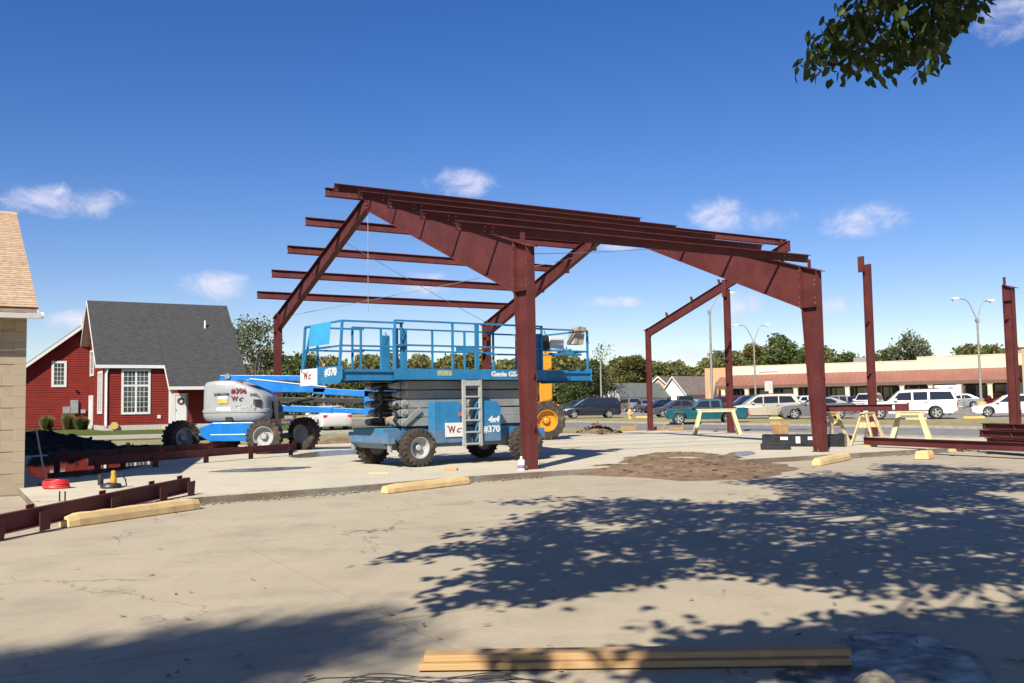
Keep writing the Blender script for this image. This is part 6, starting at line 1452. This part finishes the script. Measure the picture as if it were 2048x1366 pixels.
tree(1215, 136, 748, 'olive', 3, 'olive bush-like tree next to the white garage', 1.2)
tree(1150, 126, 750, 'dark', 3, 'dark low tree behind the black minivan', 1.3)
tree(1310, 156, 722, 'green', 3, 'green tree behind the brown roofed houses', 1.2)
tree(735, 120, 745, 'dark', 3, 'dark low tree behind the white sedan', 1.4)
# the wood behind reads as one mass
rg = np.random.default_rng(5); Ps = []
def mass(px0, px1, Y0, Y1, ys, n):
    xs = rg.uniform(px0, px1, n)
    for x in xs:
        Y = rg.uniform(Y0, Y1); top = np.interp(x, [a for a, _ in ys], [b for _, b in ys]) + 6 * math.sin(x * .11) + 7 * math.sin(x * .037 + 1) + 3 * math.sin(x * .31) + 5 * math.sin(x * .063 + 2)
        t = at(x, top, Y); z = t.z * (1 - rg.random() ** 1.7 * .95); Ps.append((t.x + rg.normal(0, .5), Y + rg.normal(0, 1.0), z))
mass(380, 1440, 150, 172, [(380, 742), (600, 724), (700, 718), (800, 724), (900, 715), (1000, 724), (1100, 718), (1200, 722), (1300, 734), (1440, 726)], 60000)
mass(1440, 2300, 166, 182, [(1440, 720), (1500, 712), (1650, 712), (1700, 712), (1760, 724), (1880, 716), (1940, 702), (2048, 698), (2300, 690)], 40000)
mass(-500, 380, 150, 170, [(-500, 740), (100, 745), (380, 742)], 12000)
P = np.array(Ps); D, S = rnd_frames(rg, len(P), .2); v, f = leaf_cloud(P, D, S, rg.uniform(.35, .8, len(P)), rg.uniform(.3, .6, len(P)))
wood = obj('woods', np_mesh('woods', v, f), leafmat('leaf_wood', [(.12, .135, .045), (.20, .19, .06), (.15, .17, .055), (.28, .23, .07)], .4, .12)); tag(wood, 'long belt of green and olive trees closing the view behind the car park', 'woods', kind='stuff')

# ---- the tree above the camera whose branches shade the lot
SH = Vector((TO_SUN.x / TO_SUN.z, TO_SUN.y / TO_SUN.z, 0))          # shift towards the sun per metre of height
SHADE = [((780, 1122), (900, 1095), (1010, 1095), 5), ((900, 1068), (1010, 1065), (1150, 1060), 4), ((1000, 1002), (1100, 1005), (1250, 1000), 4), ((900, 1165), (990, 1150), (1120, 1130), 4), ((870, 1205), (980, 1195), (1130, 1165), 4), ((1040, 1190), (1130, 1180), (1300, 1150), 3)]
def poly_in(x, y, P):
    r = False
    for i in range(len(P)):
        (ax, ay), (bx, by) = P[i], P[i - 1]
        if (ay > y) != (by > y) and x < (bx - ax) * (y - ay) / (by - ay) + ax: r = not r
    return r
ZONE = [(1010, 1095), (1060, 1030), (1140, 1012), (1300, 1000), (1420, 1008), (1520, 1008), (1600, 985), (1480, 965), (1620, 945), (1760, 940), (1780, 925), (1960, 938), (2200, 955), (2300, 1080), (2100, 1110), (2040, 1150), (1900, 1172), (1700, 1178), (1600, 1165), (1500, 1150), (1380, 1160), (1260, 1150), (1120, 1190), (1020, 1150)]
ZONE2 = [(1180, 1215), (1290, 1195), (1500, 1190), (1560, 1235), (1480, 1262), (1330, 1252)]
ZONE3 = [(1330, 1320), (1380, 1285), (1560, 1262), (1660, 1248), (1740, 1235), (1900, 1240), (1960, 1216), (2100, 1225), (2400, 1300), (2500, 1500), (1300, 1500), (1250, 1400), (1290, 1350)]
rgt = np.random.default_rng(11); CL = []
def cluster_at(px, py, w=1.0, hx=None):
    g = gp(px, py, LOT); hmin = (.46 * g.y + 1.5) / (1 + .46 * -SH.y)
    h = max(3.9, hmin + .25) + (rgt.random() ** 1.4 * 2.6 if hx is None else hx)
    c = g + SH * (h - LOT) + Vector((0, 0, h - LOT)); CL.append((c, w)); return c
for a, b, c, n in SHADE:
    for k in range(n * 4):
        t = k / (n * 4 - 1); q = [(1 - t) ** 2 * a[i] + 2 * t * (1 - t) * b[i] + t * t * c[i] for i in (0, 1)]
        cluster_at(q[0] + rgt.normal(0, 6), q[1] + rgt.normal(0, 2 + 5 * t), .40 + .5 * t, .5)
def fill(Z, n, w, keep=1.0, ref=9.0):
    x0, x1 = min(p[0] for p in Z), max(p[0] for p in Z); y0, y1 = min(p[1] for p in Z), max(p[1] for p in Z); k = 0; tries = 0
    while k < n and tries < n * 60:
        tries += 1
        x = rgt.uniform(x0, x1); y = rgt.uniform(y0, y1)
        if not poly_in(x, y, Z): continue
        g = gp(x, y, LOT)
        if rgt.random() > min(1, (g.y / 20) ** 2.6 + .02): continue      # even cover on the ground
        if noise.noise((g.x * .75, g.y * .75, 3.3)) < -.20 + (1 - keep): continue
        cluster_at(x, y, w * rgt.uniform(.7, 1.2)); k += 1
for q_ in ((1010, 1326), (1040, 1330), (1065, 1324), (1135, 1330), (1160, 1326)): cluster_at(q_[0], q_[1], .5, 1.5)
fill(ZONE, 1250, 1.0); fill(ZONE2, 18, .6); fill(ZONE3, 260, .9)
# the spray that hangs into the picture
VIS = []
for (px, py, n) in ((1640, 95, 5), (1665, 62, 4), (1625, 125, 3), (1700, 70, 6), (1720, 105, 5), (1700, 120, 3), (1740, 40, 6), (1760, 90, 6), (1760, 130, 3), (1790, 60, 7), (1800, 110, 5), (1830, 30, 7), (1835, 80, 6), (1860, 100, 4), (1870, 50, 6), (1880, 10, 6), (1900, 40, 5), (1920, 15, 5), (1945, 8, 3), (1780, 0, 7), (1840, -30, 8), (1730, 0, 5), (1900, -30, 8), (1800, -50, 8), (1950, -40, 6), (1870, -80, 8), (1860, 125, 2), (1690, 30, 3)):
    for k in range(n):
        c = at(px + rgt.normal(0, 9), py + rgt.normal(0, 8), rgt.uniform(8.2, 9.6)); VIS.append(c)
Pp, Dd, Ss, Ll, Ww = [], [], [], [], []
for c, w in CL:
    n = int(20 * w)
    q = rgt.normal(size=(n, 3)) * np.array([.15, .15, .10]) * (.55 + .6 * w) + np.array(c)
    for i in range(n):
        u_, v_ = proj(q[i])
        if -30 < u_ < 2080 and -30 < v_ < 1400: continue
        d = rgt.normal(size=3) * .7; d[2] -= .5; d /= np.linalg.norm(d); s = np.cross(d, rgt.normal(size=3)); s /= np.linalg.norm(s)
        Pp.append(q[i]); Dd.append(d); Ss.append(s); Ll.append(rgt.uniform(.13, .21)); Ww.append(rgt.uniform(.09, .135))
nbig = len(Pp)
for c in VIS:
    for i in range(9):
        q = np.array(c) + rgt.normal(size=3) * np.array([.06, .14, .06]); d = rgt.normal(size=3) * .5; d[2] -= .9; d /= np.linalg.norm(d); s = np.cross(d, rgt.normal(size=3)); s /= np.linalg.norm(s)
        Pp.append(q); Dd.append(d); Ss.append(s); Ll.append(rgt.uniform(.09, .15)); Ww.append(rgt.uniform(.05, .085))
tr_base = Vector((5.2, 2.6, LOT))
shade_tree = thing('shade_tree', 'broad leafy tree over the camera, its lowest spray hanging into the sky', 'tree', tr_base)
P = np.array(Pp) - np.array(tr_base); v, f = leaf_cloud(P, np.array(Dd), np.array(Ss), np.array(Ll), np.array(Ww))
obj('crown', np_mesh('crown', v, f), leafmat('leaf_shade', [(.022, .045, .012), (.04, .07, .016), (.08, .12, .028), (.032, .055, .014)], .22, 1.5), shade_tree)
fork = Vector((4.9, 3.6, 3.6)); mb = MB().tube([(0, 0, -.2), (-.05, .2, 1.0), tuple(Vector((5.05, 3.1, 2.3)) - tr_base), tuple(fork - tr_base)], [.34, .27, .24, .21], 12); obj('trunk', mb, M_BARK, shade_tree, smooth=True)
def out_of_view(p):
    u_, v_ = proj(p); return not (-20 < u_ < 2070 and -10 < v_ < 1376)
mb = MB(); tips = [CL[i][0] for i in range(0, len(CL), 31)]
mains = []
for k in range(10):
    a = 2 * math.pi * k / 10 + .3; mains.append(fork + Vector((math.cos(a) * 2.2 - .6, math.sin(a) * 2.2 + 1.2, 2.2 + .6 * (k % 3))))
for m_ in mains: mb.tube([tuple(fork - tr_base), tuple(fork.lerp(m_, .5) + Vector((0, 0, .3)) - tr_base), tuple(m_ - tr_base)], [.15, .11, .07], 8)
for e in tips:
    m_ = min(mains, key=lambda q: (q - e).length); mid = m_.lerp(e, .5) + Vector((rgt.normal(0, .25), rgt.normal(0, .25), .35))
    if all(out_of_view(m_.lerp(mid, t)) for t in (0, .5, 1)) and all(out_of_view(mid.lerp(e, t)) for t in (.3, .6, 1)):
        mb.tube([tuple(m_ - tr_base), tuple(mid - tr_base), tuple(e - tr_base)], [.045, .028, .008], 6)
a0 = mains[2]
for (px, py) in ((1640, 85), (1760, 110), (1835, 90), (1900, 20), (1700, 100), (1865, 110), (1700, 50)):
    e = at(px, py, 8.9); s_ = at(1880, -160, 8.7); mid = s_.lerp(e, .55) + Vector((0, 0, .06)); mb.tube([tuple(s_ - tr_base), tuple(mid - tr_base), tuple(e - tr_base)], [.018, .011, .004], 6)
mb.tube([tuple(a0 - tr_base), tuple(at(1880, -500, 7.6) - tr_base), tuple(at(1880, -160, 8.7) - tr_base)], [.06, .04, .02], 8)
obj('limbs', mb, M_BARK, shade_tree, smooth=True)

# ---- a second, taller tree behind the camera: soft shade in the near corner
CL2 = []
ZS = [(-200, 1335), (60, 1318), (200, 1305), (280, 1270), (350, 1250), (430, 1255), (500, 1262), (560, 1240), (640, 1222), (720, 1212), (770, 1222), (640, 1245), (840, 1262), (760, 1280), (620, 1290), (520, 1330), (450, 1400), (-200, 1420)]
n = 0
while n < 250:
    x = rgt.uniform(-200, 840); y = rgt.uniform(1205, 1420)
    if not poly_in(x, y, ZS): continue
    y += 24; x -= 30
    if noise.noise((x * .011, y * .035, 7.7)) < -.12: continue
    g = gp(x, y, LOT); h = rgt.uniform(12, 16.5); CL2.append((g + SH * (h - LOT) + Vector((0, 0, h - LOT)), 1.0)); n += 1
c2 = sum((c for c, _ in CL2), Vector()) / len(CL2); tb2 = Vector((c2.x - .5, c2.y - 1.5, LOT))
t2 = thing('shade_tree', 'tall tree behind the camera, seen only by its soft shade near the wire coil', 'tree', tb2)
P = np.concatenate([rgt.normal(size=(40, 3)) * .24 + np.array(c - tb2) for c, _ in CL2]); D, S = rnd_frames(rgt, len(P), .4)
v, f = leaf_cloud(P, D, S, rgt.uniform(.09, .15, len(P)), rgt.uniform(.06, .1, len(P))); obj('crown', np_mesh('crown', v, f), MATS['leaf_shade'], t2)
mb = MB().tube([(0, 0, -.2), (.1, .3, 5), (.4, 1.0, 9), tuple(c2 - tb2)], [.4, .33, .26, .08], 12)
for k in range(0, len(CL2), 14): e = CL2[k][0] - tb2; s_ = Vector((.35, .9, 8.5 + (k % 5) * .5)); mb.tube([s_, s_.lerp(e, .5) + Vector((0, 0, .3)), e], [.07, .045, .01], 6)
obj('trunk', mb, M_BARK, t2, smooth=True)

# ---- litter: fallen leaves, twigs and grit on the concrete
n = 130; g = [gp(rgt.uniform(-50, 2100), 960 + 406 * rgt.random() ** 1.3, LOT) for _ in range(n)]
P = np.array([(q.x, q.y, LOT + .012 + rgt.uniform(0, .012)) for q in g if (q - AO).dot(WV) < -2.6]); n = len(P)
D = rgt.normal(size=(n, 3)) * np.array([1, 1, .12]); D /= np.linalg.norm(D, axis=1, keepdims=True); S = np.cross(D, np.array([0, 0, 1.0]) + rgt.normal(size=(n, 3)) * .25); S /= np.linalg.norm(S, axis=1, keepdims=True)
v, f = leaf_cloud(P, D, S, rgt.uniform(.03, .09, n), rgt.uniform(.012, .04, n)); v[:, 2] = np.maximum(v[:, 2], LOT + .009)
tag(obj('fallen_leaves', np_mesh('fallen_leaves', v, f), leafmat('dead_leaf', [(.16, .09, .045), (.25, .15, .07), (.10, .06, .035)], .1)), 'scattered dry leaves and chips on the concrete lot', 'leaves', kind='stuff')
mb = MB(); rg2 = random.Random(8)
for k in range(700):
    s = rg2.uniform(-9, -.2) if k % 2 else rg2.uniform(8.5, 18); t = front_t(s) - abs(rg2.gauss(0, .12)) - .02; p = site(s, t, LOT); r = rg2.uniform(.008, .034)
    vs = [Vector((p.x, p.y, LOT + .01 + r * .3)) + Vector(d) * r * rg2.uniform(.6, 1.2) for d in ((1, 0, 0), (0, 1, 0), (-1, 0, 0), (0, -1, 0), (0, 0, 1), (0, 0, -1))]
    mb.add(vs, [(0, 1, 4), (1, 2, 4), (2, 3, 4), (3, 0, 4), (1, 0, 5), (2, 1, 5), (3, 2, 5), (0, 3, 5)])
tag(obj('soil_crumbs', mb, M_EDGE), 'crumbs of soil along the foot of the slab edge', 'soil', kind='stuff')
